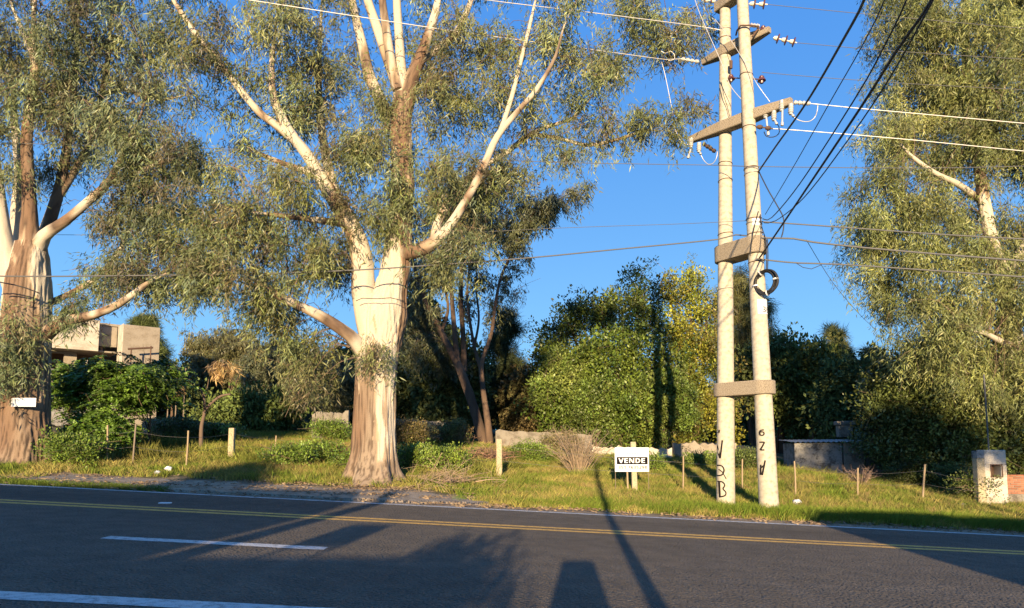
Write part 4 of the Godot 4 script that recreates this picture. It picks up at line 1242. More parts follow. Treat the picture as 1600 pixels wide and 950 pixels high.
	limbs = [
		[Vector4(-1.43, 1.50, -37.00, 0.276), Vector4(-1.71, 2.52, -37.00, 0.266), Vector4(-2.13, 3.89, -37.00, 0.245), Vector4(-2.69, 5.44, -37.00, 0.233), Vector4(-3.18, 6.49, -37.00, 0.192), Vector4(-3.81, 7.71, -37.00, 0.159), Vector4(-4.70, 9.47, -37.00, 0.127), Vector4(-5.31, 11.24, -37.00, 0.096), Vector4(-5.76, 13.03, -37.00, 0.063)],
		[Vector4(-2.83, 5.62, -37.00, 0.170), Vector4(-3.04, 7.01, -37.00, 0.139), Vector4(-3.20, 8.76, -37.00, 0.127), Vector4(-3.35, 10.53, -37.00, 0.096), Vector4(-3.50, 12.32, -37.00, 0.074), Vector4(-3.38, 14.11, -37.00, 0.053)],
		[Vector4(-2.61, 5.65, -37.30, 0.181), Vector4(-2.66, 7.42, -37.40, 0.140), Vector4(-2.82, 9.58, -37.50, 0.128), Vector4(-2.77, 11.40, -37.60, 0.108), Vector4(-2.57, 13.25, -37.70, 0.087), Vector4(-2.16, 15.13, -37.80, 0.054)],
		[Vector4(-1.15, 1.50, -36.80, 0.211), Vector4(-1.29, 2.86, -36.80, 0.179), Vector4(-1.54, 4.56, -36.80, 0.138), Vector4(-1.65, 5.77, -36.80, 0.138), Vector4(-1.51, 6.46, -36.80, 0.116), Vector4(-1.10, 7.68, -36.80, 0.095), Vector4(-0.87, 9.43, -36.80, 0.085), Vector4(-0.49, 11.01, -36.80, 0.073), Vector4(0.42, 12.79, -36.80, 0.063), Vector4(1.40, 14.05, -36.80, 0.043), Vector4(2.46, 14.95, -36.80, 0.032)],
		[Vector4(-1.65, 5.60, -36.80, 0.106), Vector4(-1.99, 6.81, -36.80, 0.085), Vector4(-2.29, 8.41, -37.00, 0.074), Vector4(-2.44, 10.00, -37.00, 0.063), Vector4(-2.24, 11.96, -37.00, 0.053), Vector4(-1.93, 13.75, -37.00, 0.033)],
		[Vector4(-2.09, 6.88, -37.30, 0.074), Vector4(-1.82, 8.47, -37.30, 0.064), Vector4(-1.97, 10.27, -37.40, 0.054), Vector4(-1.91, 12.07, -37.40, 0.043)],
		[Vector4(-3.81, 7.71, -37.00, 0.096), Vector4(-3.52, 9.22, -37.50, 0.075), Vector4(-3.92, 11.09, -37.80, 0.054)],
	]
	blobs = [[Vector3(1.94, 14.84, -37.00), Vector3(1.37, 0.96, 1.20), 12], [Vector3(3.53, 15.67, -37.00), Vector3(0.62, 0.48, 0.60), 4], [Vector3(0.53, 14.30, -37.00), Vector3(1.20, 1.03, 1.30), 11], [Vector3(-1.07, 14.65, -37.50), Vector3(1.39, 1.39, 1.40), 13], [Vector3(-2.81, 13.75, -37.00), Vector3(1.37, 1.54, 1.40), 13], [Vector3(-4.20, 11.96, -37.00), Vector3(1.20, 1.71, 1.40), 12], [Vector3(-4.94, 9.58, -37.50), Vector3(1.04, 1.39, 1.20), 8], [Vector3(0.00, 12.49, -37.00), Vector3(0.86, 0.86, 0.80), 5], [Vector3(-1.95, 11.37, -37.50), Vector3(0.87, 1.39, 1.00), 4], [Vector3(-5.74, 11.51, -38.00), Vector3(1.23, 1.76, 1.20), 9], [Vector3(-3.63, 16.32, -38.00), Vector3(1.76, 1.23, 1.40), 9], [Vector3(-2.50, 9.32, -38.00), Vector3(0.70, 1.06, 1.00), 3], [Vector3(-1.45, 15.95, -38.00), Vector3(1.58, 1.23, 1.40), 10], [Vector3(-3.94, 14.69, -37.60), Vector3(1.39, 1.39, 1.40), 10], [Vector3(-5.34, 7.88, -38.00), Vector3(1.06, 1.41, 1.20), 9], [Vector3(-3.96, 6.52, -38.60), Vector3(1.07, 1.25, 1.20), 8], [Vector3(-0.89, 9.68, -38.00), Vector3(0.49, 1.41, 0.80), 4], [Vector3(0.00, 11.04, -37.60), Vector3(0.49, 1.04, 0.80), 4]]
	tree("background_eucalyptus", "dark eucalyptus with several thin leaning trunks in the middle distance", "", base, limbs, blobs,
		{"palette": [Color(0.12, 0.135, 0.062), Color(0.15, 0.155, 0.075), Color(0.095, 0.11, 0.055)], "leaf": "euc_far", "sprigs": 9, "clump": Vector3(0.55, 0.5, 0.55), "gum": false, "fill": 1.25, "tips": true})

	# broadleaf trees behind the sign
	var green := [Color(0.085, 0.135, 0.020), Color(0.115, 0.165, 0.024), Color(0.15, 0.19, 0.032), Color(0.06, 0.10, 0.018)]
	var yellow := [Color(0.26, 0.255, 0.03), Color(0.20, 0.225, 0.028), Color(0.22, 0.18, 0.045), Color(0.13, 0.17, 0.022), Color(0.15, 0.19, 0.026)]
	var rt := Vector3(6.44, 0.62, -40.00)
	limbs = [
		[Vector4(6.44, 0.47, -40.00, 0.296), Vector4(6.35, 1.87, -40.00, 0.259), Vector4(5.93, 3.34, -40.00, 0.204), Vector4(4.84, 5.20, -40.00, 0.148), Vector4(3.92, 7.08, -40.00, 0.093), Vector4(3.38, 8.97, -40.00, 0.037)],
		[Vector4(6.52, 0.47, -40.30, 0.280), Vector4(6.77, 1.87, -40.30, 0.224), Vector4(7.00, 3.73, -40.20, 0.186), Vector4(7.08, 5.95, -40.00, 0.130), Vector4(7.27, 8.21, -40.00, 0.093), Vector4(7.35, 10.88, -40.00, 0.037)],
		[Vector4(6.52, 0.48, -39.80, 0.240), Vector4(7.13, 1.86, -39.60, 0.183), Vector4(7.65, 3.68, -39.30, 0.146), Vector4(8.38, 5.85, -39.10, 0.091), Vector4(8.58, 8.04, -39.00, 0.036)],
		[Vector4(6.32, 0.46, -40.40, 0.224), Vector4(5.43, 1.87, -40.60, 0.169), Vector4(3.79, 3.39, -40.90, 0.133), Vector4(2.68, 5.31, -41.10, 0.076), Vector4(2.39, 7.64, -41.20, 0.038)],
		[Vector4(6.86, 3.71, -40.00, 0.148), Vector4(5.88, 6.25, -39.40, 0.109), Vector4(5.29, 8.04, -39.00, 0.072), Vector4(5.12, 9.69, -38.90, 0.036)],
	]
	blobs = [
		[Vector3(2.35, 8.30, -40.50), Vector3(0.68, 0.97, 0.80), 9], [Vector3(3.72, 8.87, -40.50), Vector3(0.90, 1.12, 1.00), 14], [Vector3(5.19, 9.07, -39.50), Vector3(0.95, 1.02, 1.10), 15], [Vector3(7.07, 9.73, -40.00), Vector3(0.59, 1.26, 0.90), 10], [Vector3(7.31, 10.96, -40.00), Vector3(0.19, 0.59, 0.30), 3], [Vector3(4.32, 9.73, -40.00), Vector3(0.19, 0.52, 0.30), 2], [Vector3(5.77, 10.10, -39.60), Vector3(0.22, 0.51, 0.30), 3],
		[Vector3(2.53, 5.88, -40.00), Vector3(0.96, 1.19, 1.10), 16], [Vector3(4.32, 6.52, -38.60), Vector3(1.14, 1.22, 1.20), 20], [Vector3(6.45, 7.09, -38.80), Vector3(1.22, 1.37, 1.20), 22], [Vector3(8.29, 8.82, -40.20), Vector3(0.82, 1.12, 1.00), 12], [Vector3(8.41, 6.60, -39.20), Vector3(0.94, 1.31, 1.10), 15],
		[Vector3(2.25, 3.60, -39.20), Vector3(0.87, 0.94, 1.00), 13], [Vector3(3.90, 4.04, -38.20), Vector3(1.13, 1.06, 1.20), 20], [Vector3(5.85, 4.25, -38.20), Vector3(1.27, 1.27, 1.20), 23], [Vector3(7.70, 4.35, -38.60), Vector3(1.00, 1.43, 1.10), 17], [Vector3(4.94, 2.38, -38.20), Vector3(1.34, 0.64, 1.00), 15], [Vector3(7.31, 2.35, -38.60), Vector3(1.14, 0.71, 1.00), 14], [Vector3(1.69, 4.86, -40.40), Vector3(0.45, 0.75, 0.60), 5], [Vector3(1.89, 6.78, -40.60), Vector3(0.38, 0.75, 0.60), 5],
	]
	tree("broadleaf_tree", "round dense green tree directly behind the white sign", "", rt, limbs, blobs,
		{"palette": green, "leaf": "broad", "sprigs": 9, "scale": 1.35, "clump": Vector3(0.85, 0.85, 0.85), "vary": 0.4, "fill": 0.9, "gum": false})
	var yt := Vector3(10.62, 0.59, -41.50)
	limbs = [
		[Vector4(10.61, 0.44, -41.50, 0.269), Vector4(10.58, 2.26, -41.50, 0.231), Vector4(10.48, 4.57, -41.50, 0.173), Vector4(10.31, 7.29, -41.50, 0.115), Vector4(9.75, 10.04, -41.50, 0.058), Vector4(9.39, 11.63, -41.50, 0.019)],
		[Vector4(10.69, 0.44, -41.50, 0.231), Vector4(11.04, 2.26, -41.50, 0.173), Vector4(11.40, 4.57, -41.50, 0.134), Vector4(11.63, 7.29, -41.50, 0.096), Vector4(11.84, 9.65, -41.50, 0.058), Vector4(11.58, 11.43, -41.50, 0.019)],
		[Vector4(10.54, 3.80, -41.50, 0.134), Vector4(10.78, 6.45, -41.00, 0.095), Vector4(10.71, 8.73, -40.80, 0.076), Vector4(10.59, 11.43, -40.70, 0.038)],
		[Vector4(10.38, 6.90, -41.50, 0.077), Vector4(9.96, 8.86, -41.50, 0.058), Vector4(9.60, 10.44, -41.50, 0.038), Vector4(9.00, 11.63, -41.50, 0.019)],
	]
	blobs = [
		[Vector3(9.37, 10.75, -41.50), Vector3(0.85, 0.69, 0.80), 7], [Vector3(10.72, 10.33, -41.00), Vector3(0.91, 0.99, 1.00), 13], [Vector3(11.83, 9.25, -41.50), Vector3(0.54, 1.31, 0.90), 11], [Vector3(9.96, 8.31, -40.60), Vector3(0.98, 1.20, 1.10), 16], [Vector3(11.14, 6.78, -40.60), Vector3(0.83, 1.35, 1.10), 16], [Vector3(9.96, 5.79, -40.20), Vector3(1.04, 1.27, 1.10), 17], [Vector3(9.19, 3.53, -40.00), Vector3(0.89, 1.26, 1.00), 14], [Vector3(10.88, 3.73, -40.20), Vector3(0.89, 1.34, 1.00), 15], [Vector3(10.04, 1.87, -40.00), Vector3(1.11, 0.59, 0.90), 9], [Vector3(9.99, 11.49, -41.40), Vector3(0.19, 0.38, 0.30), 2], [Vector3(10.95, 11.56, -41.20), Vector3(0.23, 0.46, 0.30), 3], [Vector3(12.48, 7.75, -42.00), Vector3(0.39, 1.56, 0.80), 7], [Vector3(12.84, 3.83, -42.00), Vector3(0.54, 1.56, 0.80), 9],
	]
	tree("broadleaf_tree", "yellowing tree left of the twin poles, behind the green one", "", yt, limbs, blobs,
		{"palette": yellow, "leaf": "broad", "sprigs": 8, "scale": 1.3, "clump": Vector3(0.8, 0.85, 0.8), "vary": 0.3, "gum": false, "twig_colour": Color(0.26, 0.20, 0.13)})
	for q in [[880, 610, 38.4, 1.7, 2.2], [930, 640, 37.6, 1.9, 1.6], [1040, 640, 38.0, 1.8, 2.1]]:
		var c := px(q[0], q[1], q[2])
		var g := Vector3(c.x, height(c.x, q[2]), c.z)
		var lb: String = {880: "pale green leafy shrub at the left foot of the round tree", 930: "light green shrub in front of the round tree", 1040: "fresh green leafy shrub between the sign and the twin poles"}[q[0]]
		shrub("leafy_shrub", lb, "", g, c, Vector3(q[3], q[4], 1.2), 90, {"palette": [Color(0.13, 0.18, 0.035), Color(0.17, 0.21, 0.05), Color(0.11, 0.17, 0.03)], "leaf": "broad", "sprigs": 9, "scale": 1.15, "stems": 5, "stem_radius": 0.05, "category": "shrub"})

	# far trees and hedges
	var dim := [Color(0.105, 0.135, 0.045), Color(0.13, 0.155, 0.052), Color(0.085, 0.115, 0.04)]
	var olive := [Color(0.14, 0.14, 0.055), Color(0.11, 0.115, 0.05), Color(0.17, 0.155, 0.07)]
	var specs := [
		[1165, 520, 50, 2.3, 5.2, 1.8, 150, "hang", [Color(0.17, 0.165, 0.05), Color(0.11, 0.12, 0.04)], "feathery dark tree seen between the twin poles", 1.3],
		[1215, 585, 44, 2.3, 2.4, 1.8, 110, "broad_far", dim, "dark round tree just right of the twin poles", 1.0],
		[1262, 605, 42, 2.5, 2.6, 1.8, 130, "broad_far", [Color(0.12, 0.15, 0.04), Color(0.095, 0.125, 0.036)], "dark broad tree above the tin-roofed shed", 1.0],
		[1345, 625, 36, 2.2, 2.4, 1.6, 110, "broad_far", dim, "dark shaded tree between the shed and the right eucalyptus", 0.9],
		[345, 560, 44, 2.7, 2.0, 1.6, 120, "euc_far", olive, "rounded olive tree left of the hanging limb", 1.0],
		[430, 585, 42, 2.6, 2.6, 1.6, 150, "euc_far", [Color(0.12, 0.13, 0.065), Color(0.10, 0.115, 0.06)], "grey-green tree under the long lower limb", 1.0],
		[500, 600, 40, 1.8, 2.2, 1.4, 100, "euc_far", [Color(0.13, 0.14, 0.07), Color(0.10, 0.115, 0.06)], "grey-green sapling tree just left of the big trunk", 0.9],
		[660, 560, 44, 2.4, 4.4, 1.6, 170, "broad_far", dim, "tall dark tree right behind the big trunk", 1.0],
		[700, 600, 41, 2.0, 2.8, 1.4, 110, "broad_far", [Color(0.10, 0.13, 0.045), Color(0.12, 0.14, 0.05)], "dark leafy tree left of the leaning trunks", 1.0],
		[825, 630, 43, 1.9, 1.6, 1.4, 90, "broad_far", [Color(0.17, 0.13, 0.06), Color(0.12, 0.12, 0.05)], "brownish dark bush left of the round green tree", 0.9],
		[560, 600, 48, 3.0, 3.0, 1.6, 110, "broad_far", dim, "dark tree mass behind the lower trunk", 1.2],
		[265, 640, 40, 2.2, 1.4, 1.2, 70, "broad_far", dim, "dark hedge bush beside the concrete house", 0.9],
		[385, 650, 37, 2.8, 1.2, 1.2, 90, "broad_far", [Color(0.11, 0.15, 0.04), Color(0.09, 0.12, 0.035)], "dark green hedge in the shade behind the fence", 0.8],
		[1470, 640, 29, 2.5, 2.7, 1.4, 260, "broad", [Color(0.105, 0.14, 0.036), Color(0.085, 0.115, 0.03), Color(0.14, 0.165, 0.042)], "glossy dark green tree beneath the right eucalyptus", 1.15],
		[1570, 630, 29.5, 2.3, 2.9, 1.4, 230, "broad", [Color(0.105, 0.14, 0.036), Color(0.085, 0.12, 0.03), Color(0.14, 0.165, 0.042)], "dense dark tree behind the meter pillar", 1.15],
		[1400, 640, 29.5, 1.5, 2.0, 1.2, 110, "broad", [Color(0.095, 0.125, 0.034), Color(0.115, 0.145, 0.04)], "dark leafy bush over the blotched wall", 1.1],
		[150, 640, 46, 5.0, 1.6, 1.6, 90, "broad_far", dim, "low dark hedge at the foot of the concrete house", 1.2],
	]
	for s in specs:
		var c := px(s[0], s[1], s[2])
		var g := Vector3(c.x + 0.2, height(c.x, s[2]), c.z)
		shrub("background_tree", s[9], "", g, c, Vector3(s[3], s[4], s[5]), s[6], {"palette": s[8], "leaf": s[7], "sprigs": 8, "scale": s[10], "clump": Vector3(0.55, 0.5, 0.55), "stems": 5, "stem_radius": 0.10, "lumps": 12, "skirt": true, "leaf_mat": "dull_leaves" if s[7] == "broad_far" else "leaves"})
	# tree belt that closes the lot at the back
	for k in 13:
		var x := -42.0 + k * 7.4 + rng.randf_range(-1, 1)
		var d := rng.randf_range(56, 64)
		var tall := rng.randf_range(1.6, 2.6) if (x > -3.0 and x < 6.0) else rng.randf_range(2.2, 3.4)
		var g := on_ground(x, d)
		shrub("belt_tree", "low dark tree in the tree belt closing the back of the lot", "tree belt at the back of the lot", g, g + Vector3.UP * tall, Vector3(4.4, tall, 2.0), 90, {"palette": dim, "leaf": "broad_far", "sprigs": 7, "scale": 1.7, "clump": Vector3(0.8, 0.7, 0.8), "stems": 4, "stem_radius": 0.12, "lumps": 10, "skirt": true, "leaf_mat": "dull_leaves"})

	conifer("pine_tree", "dark green pine rising behind the concrete house", Vector3(-26.87, 6.13, -50.00), 6.9, 2.6, 0.35, "pine", [Color(0.14, 0.17, 0.05), Color(0.09, 0.12, 0.04)], 2.0)
	conifer("cypress_tree", "pale green conifer with a pointed top right of the twin poles", Vector3(21.73, 1.92, -46.00), 8.6, 2.1, 0.05, "pine", [Color(0.24, 0.25, 0.09), Color(0.17, 0.19, 0.07)], 1.8)
	conifer("cypress_tree", "small slender conifer just left of the right eucalyptus", Vector3(23.06, 1.90, -44.00), 7.2, 0.9, 0.1, "pine", [Color(0.10, 0.125, 0.05), Color(0.085, 0.11, 0.045)], 1.3)
	conifer("cypress_tree", "thin dark see-through conifer right of the leaning trunks", Vector3(-0.42, 1.91, -45.00), 8.4, 2.0, 0.15, "pine", [Color(0.085, 0.105, 0.045), Color(0.07, 0.09, 0.04)], 0.9)


# the point seen at that pixel of the photograph, at that depth from the road's near side
func px(u: float, v: float, d: float) -> Vector3:
	var a := (u - 800.0) / 1080.0
	var b := (600.0 - v) / 1080.0
	var p := deg_to_rad(5.29)
	var t := d / (cos(p) - b * sin(p))
	return Vector3(a * t, 1.5 + (b * cos(p) + sin(p)) * t, -d)


func conifer(called: String, label: String, base: Vector3, tall: float, wide: float, bare: float, lf: String, pal: Array, density: float) -> void:
	base.y = height(base.x, -base.z)
	tall = tall + 0.0
	var limbs := [[Vector4(base.x, base.y - 0.2, base.z, 0.16), Vector4(base.x + 0.1, base.y + tall * 0.5, base.z, 0.10), Vector4(base.x, base.y + tall, base.z, 0.02)]]
	var blobs := []
	var tiers := 13
	for k in tiers:
		var t := bare + (1.0 - bare) * float(k) / tiers
		var r := wide * (1.0 - pow(t, 1.3)) + 0.12
		for j in 5:
			var a := rng.randf() * TAU
			var e := base + Vector3(cos(a) * r, tall * t + 0.15 * rng.randfn(), sin(a) * r)
			var s := base + Vector3.UP * (tall * t - 0.15)
			limbs.append([Vector4(s.x, s.y, s.z, 0.035), Vector4(e.x, e.y, e.z, 0.012)])
			for f in [0.45, 0.75, 1.0]:
				blobs.append([s.lerp(e, f), Vector3(0.25, 0.15, 0.25), int(max(1.0, density * (1 if rng.randf() < 0.9 else 0)))])
	tree(called, label, "", base, limbs, blobs, {"palette": pal, "leaf": lf, "sprigs": 5, "scale": 1.35, "clump": Vector3(0.4, 0.22, 0.4), "twigs": false, "gum": false, "leaf_mat": "dull_leaves"})


# ---------------------------------------------------------------- plants of the lot

func twiggy(called: String, label: String, base: Vector3, tall: float, wide: float, count: int, col: Color, flat := 0.0) -> Node3D:
	var root := thing(called, label, "shrub" if flat < 0.5 else "brushwood", base)
	var b := MB.new()
	for k in count:
		var a := rng.randf() * TAU
		var o := Vector3(cos(a), 0, sin(a))
		var p := base + o * wide * 0.22 * rng.randf() + Vector3.DOWN * 0.05
		var h := tall * rng.randf_range(0.45, 1.05) * (1.0 - flat * 0.6)
		var e := p + o * wide * rng.randf_range(0.3, 1.0) + Vector3.UP * h
		if flat > 0.5:
			p = base + Vector3(rng.randfn() * wide * 0.4, rng.randf() * tall * 0.6, rng.randfn() * wide * 0.3)
			e = p + Vector3(rng.randfn(), absf(rng.randfn()) * 0.35 - 0.1, rng.randfn()).normalized() * wide * rng.randf_range(0.4, 0.9)
		var m := p.lerp(e, 0.5) + Vector3.UP * h * 0.15 + rdir() * wide * 0.08
		var r := rng.randf_range(0.006, 0.014)
		var sp := spline([Vector4(p.x, p.y, p.z, r), Vector4(m.x, m.y, m.z, r * 0.75), Vector4(e.x, e.y, e.z, 0.004)], 0.22)
		b.tube(sp[0], sp[1], 4, col * rng.randf_range(0.6, 1.3), null, null, false)
		for j in 3:
			var q: Vector3 = sp[0][rng.randi_range(int(sp[0].size() / 2), sp[0].size() - 1)]
			var f := q + (rdir() + o * 0.4 + Vector3.UP * 0.5 * (1.0 - flat)).normalized() * wide * rng.randf_range(0.15, 0.4)
			b.tube(PackedVector3Array([q, f]), PackedFloat32Array([0.006, 0.003]), 3, col * rng.randf_range(0.6, 1.3), null, null, false)
	part("stems", b, M.twig, root, base)
	return root


func build_undergrowth() -> void:
	twiggy("bare_shrub", "leafless grey-brown shrub left of the white sign", Vector3(2.52, 0.50, -26.10), 1.75, 1.25, 130, Color(0.36, 0.27, 0.18))
	twiggy("brush_pile", "heap of cut reddish-brown branches behind the pale post", Vector3(-0.91, 0.93, -28.28), 0.8, 1.0, 150, Color(0.34, 0.20, 0.13), 1.0)
	twiggy("brush_pile", "dry reddish twigs tangled at the left of the big trunk", Vector3(-6.12, 1.01, -24.64), 0.7, 0.9, 90, Color(0.36, 0.22, 0.14), 1.0)
	twiggy("brush_pile", "dry twig litter on the verge right of the big trunk", Vector3(-2.09, 0.42, -20.70), 0.22, 1.3, 90, Color(0.40, 0.29, 0.19), 1.0)
	twiggy("bare_shrub", "small dry twiggy bush caught on the fence at the right", Vector3(12.82, 0.16, -25.68), 0.62, 0.65, 60, Color(0.32, 0.22, 0.16))
	# young forked tree by the fence
	var fb := Vector3(-10.64, 1.15, -23.72)
	var root := thing("forked_sapling", "small leafless forked sapling beside the squat concrete fence post", "sapling", fb)
	var b := MB.new()
	for L in [[Vector4(-11.47, 0.98, -25.60, 0.083), Vector4(-11.48, 1.74, -25.60, 0.077), Vector4(-11.48, 2.32, -25.60, 0.071), Vector4(-11.39, 2.87, -25.60, 0.059), Vector4(-11.45, 3.35, -25.60, 0.047), Vector4(-11.59, 3.68, -25.60, 0.030)], [Vector4(-11.43, 2.80, -25.60, 0.053), Vector4(-11.16, 3.15, -25.60, 0.053), Vector4(-10.81, 3.42, -25.60, 0.047), Vector4(-10.46, 3.49, -25.60, 0.030)], [Vector4(-11.58, 3.63, -25.60, 0.030), Vector4(-11.90, 3.87, -25.60, 0.019), Vector4(-12.16, 4.23, -25.60, 0.014)], [Vector4(-11.45, 3.35, -25.60, 0.024), Vector4(-11.33, 3.73, -25.60, 0.017), Vector4(-11.29, 4.06, -25.60, 0.012)]]:
		var sp := spline(L, 0.15)
		b.tube(sp[0], sp[1], 8, Color(0.14, 0.10, 0.075))
	part("trunk", b, M.twig, root, fb)

	# bright feathery saplings at the left
	var fresh := [Color(0.10, 0.185, 0.022), Color(0.13, 0.22, 0.03), Color(0.08, 0.15, 0.02)]
	for q in [[110, 712, 24.2, 115, 615, 1.25, 0.75, "bright green feathery sapling next to the left eucalyptus"], [170, 725, 23.2, 180, 618, 1.35, 0.85, "bright green feathery sapling in front of the house"], [235, 705, 24.8, 232, 610, 1.0, 0.7, "bright green feathery sapling at the right end of the sapling row"], [150, 725, 22.6, 150, 690, 0.85, 0.7, "low leafy sapling in front of the sapling row"]]:
		var c := px(q[3], q[4], q[2])
		var g := px(q[0], q[1], q[2])
		g.y = height(g.x, q[2])
		shrub("feathery_sapling", q[7], "feathery green saplings", g, c, Vector3(q[5], q[6], 0.9), 44, {"palette": fresh, "leaf": "feather", "vary": 0.3, "shoots": 8, "sprigs": 5, "clump": Vector3(0.5, 0.34, 0.5), "stems": 5, "stem_radius": 0.03, "lumps": 8, "category": "sapling"})
	# dead hanging fronds beside the scaffold
	var dead := {"palette": [Color(0.42, 0.26, 0.11), Color(0.34, 0.22, 0.10), Color(0.30, 0.25, 0.12)], "leaf": "dead", "sprigs": 6, "clump": Vector3(0.25, 0.3, 0.25), "stems": 4, "stem_radius": 0.04, "lumps": 5, "category": "shrub"}
	for q in [[272, 595, 36.0, 0.6, 0.8, 9, "dry orange-brown fronds hanging beside the scaffold"], [355, 575, 38.5, 1.3, 0.7, 10, "dry tan fronds hanging in the olive tree"]]:
		var c := px(q[0], q[1], q[2])
		shrub("dead_fronds", q[6], "", Vector3(c.x, height(c.x, q[2]), c.z), c, Vector3(q[3], q[4], 0.5), q[5], dead.duplicate())

	# weeds: low leafy plants, each a plant of its own
	var weed := [Color(0.15, 0.23, 0.034), Color(0.20, 0.27, 0.045), Color(0.11, 0.18, 0.028)]
	var olive := [Color(0.21, 0.23, 0.05), Color(0.26, 0.24, 0.07), Color(0.16, 0.19, 0.04)]
	var list := [
		[650, 735, 0.7, 0.45, weed, "leafy green weeds hugging the right side of the big trunk"],
		[690, 738, 0.75, 0.40, weed, "low leafy weeds right of the big trunk, nearer the pale post"],
		[735, 742, 0.6, 0.28, olive, "low yellow-green weeds just left of the pale post"],
		[640, 700, 1.1, 0.75, [Color(0.16, 0.12, 0.045), Color(0.10, 0.09, 0.035), Color(0.12, 0.13, 0.04)], "brown and green bramble behind the big trunk"],
		[700, 695, 1.0, 0.7, [Color(0.12, 0.15, 0.04), Color(0.18, 0.13, 0.06)], "dark bramble under the leaning trunks"],
		[735, 672, 1.0, 0.9, weed, "green creeper at the foot of the leaning trunks"],
		[825, 722, 0.8, 0.4, weed, "green weeds right of the pale post"],
		[850, 715, 0.7, 0.35, olive, "yellowish weeds against the low concrete wall"],
		[880, 712, 0.9, 0.6, [Color(0.20, 0.16, 0.06), Color(0.15, 0.15, 0.05)], "brownish scrub behind the leafless shrub"],
		[515, 690, 0.9, 0.55, weed, "leafy weeds in front of the broken wall stub"],
		[450, 728, 0.7, 0.30, weed, "bright weeds by the fence left of the big trunk"],
		[505, 722, 0.7, 0.35, weed, "leafy weeds between two thin fence stakes"],
		[400, 720, 0.5, 0.22, olive, "small yellow-green weeds right of the squat concrete post"],
		[250, 700, 1.0, 0.45, olive, "rank yellow-green weeds behind the left fence"],
		[215, 720, 0.9, 0.5, olive, "rank weeds at the foot of the saplings"],
		[120, 728, 0.8, 0.5, weed, "leafy weeds beside the left trunk"],
		[280, 690, 1.1, 0.6, [Color(0.13, 0.17, 0.04), Color(0.11, 0.145, 0.036)], "dark weeds below the terrace edge"],
		[340, 690, 0.8, 0.4, weed, "green weeds at the right end of the terrace edge"],
		[185, 705, 1.1, 0.6, olive, "tall yellow-green weeds under the feathery saplings"],
		[330, 712, 0.9, 0.35, olive, "yellow-green weeds around the forked sapling"],
		[100, 705, 1.0, 0.7, olive, "tall weeds right behind the left trunk"],
		[560, 735, 0.45, 0.3, weed, "small leafy weeds hugging the left side of the big trunk"],
		[790, 735, 0.5, 0.3, olive, "yellowish weeds beside the pale post"],
		[930, 748, 0.5, 0.22, olive, "low yellow-green weeds left of the sign"],
		[1290, 722, 0.35, 0.25, weed, "single bright weed in front of the tin-roofed shed"],
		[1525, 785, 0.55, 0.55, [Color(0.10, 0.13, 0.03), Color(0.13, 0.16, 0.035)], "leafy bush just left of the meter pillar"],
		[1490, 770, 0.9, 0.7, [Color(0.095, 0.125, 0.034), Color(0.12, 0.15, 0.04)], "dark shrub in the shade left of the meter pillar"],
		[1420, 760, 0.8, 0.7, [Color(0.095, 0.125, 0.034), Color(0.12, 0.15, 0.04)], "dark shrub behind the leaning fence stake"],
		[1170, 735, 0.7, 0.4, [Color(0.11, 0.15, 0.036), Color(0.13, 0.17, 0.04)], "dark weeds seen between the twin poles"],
		[1100, 732, 0.6, 0.35, weed, "green weeds against the earth-brown wall"],
		[1000, 738, 0.8, 0.35, weed, "green weeds under the low whitewashed wall"],
	]
	for q in list:
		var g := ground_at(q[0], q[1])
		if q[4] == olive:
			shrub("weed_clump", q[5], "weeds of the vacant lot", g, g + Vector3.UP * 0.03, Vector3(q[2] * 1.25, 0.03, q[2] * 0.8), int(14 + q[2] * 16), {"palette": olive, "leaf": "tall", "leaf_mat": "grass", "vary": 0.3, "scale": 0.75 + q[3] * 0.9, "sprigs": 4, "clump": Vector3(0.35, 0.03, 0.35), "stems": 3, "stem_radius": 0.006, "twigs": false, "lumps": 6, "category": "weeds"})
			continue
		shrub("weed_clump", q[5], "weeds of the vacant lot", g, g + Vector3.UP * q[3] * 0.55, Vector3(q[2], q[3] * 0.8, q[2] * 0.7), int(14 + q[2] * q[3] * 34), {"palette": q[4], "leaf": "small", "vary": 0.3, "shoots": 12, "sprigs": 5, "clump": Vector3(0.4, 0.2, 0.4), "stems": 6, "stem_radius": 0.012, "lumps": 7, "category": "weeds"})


# the spot of the lot seen at that pixel of the photograph
func ground_at(u: float, v: float) -> Vector3:
	var d := 17.0
	while d < 60.0:
		var p := px(u, v, d)
		if p.y <= height(p.x, d):
			return Vector3(p.x, height(p.x, d), -d)
		d += 0.05
	return on_ground(0, 40)


# ---------------------------------------------------------------- the twin power pole

var pole_l0 := Vector3(6.20, -0.29, -20.30)
var pole_l1 := Vector3(6.65, 16.32, -20.30)
var pole_r0 := Vector3(7.13, -0.28, -19.40)
var pole_r1 := Vector3(6.83, 15.56, -19.40)


func pole_point(right: bool, y: float) -> Vector3:
	var a := pole_r0 if right else pole_l0
	var b := pole_r1 if right else pole_l1
	return a.lerp(b, (y - a.y) / (b.y - a.y))


func pole_radius(right: bool, y: float) -> float:
	var a := pole_r0 if right else pole_l0
	var b := pole_r1 if right else pole_l1
	return lerpf(0.265, 0.155, (y - a.y) / (b.y - a.y))


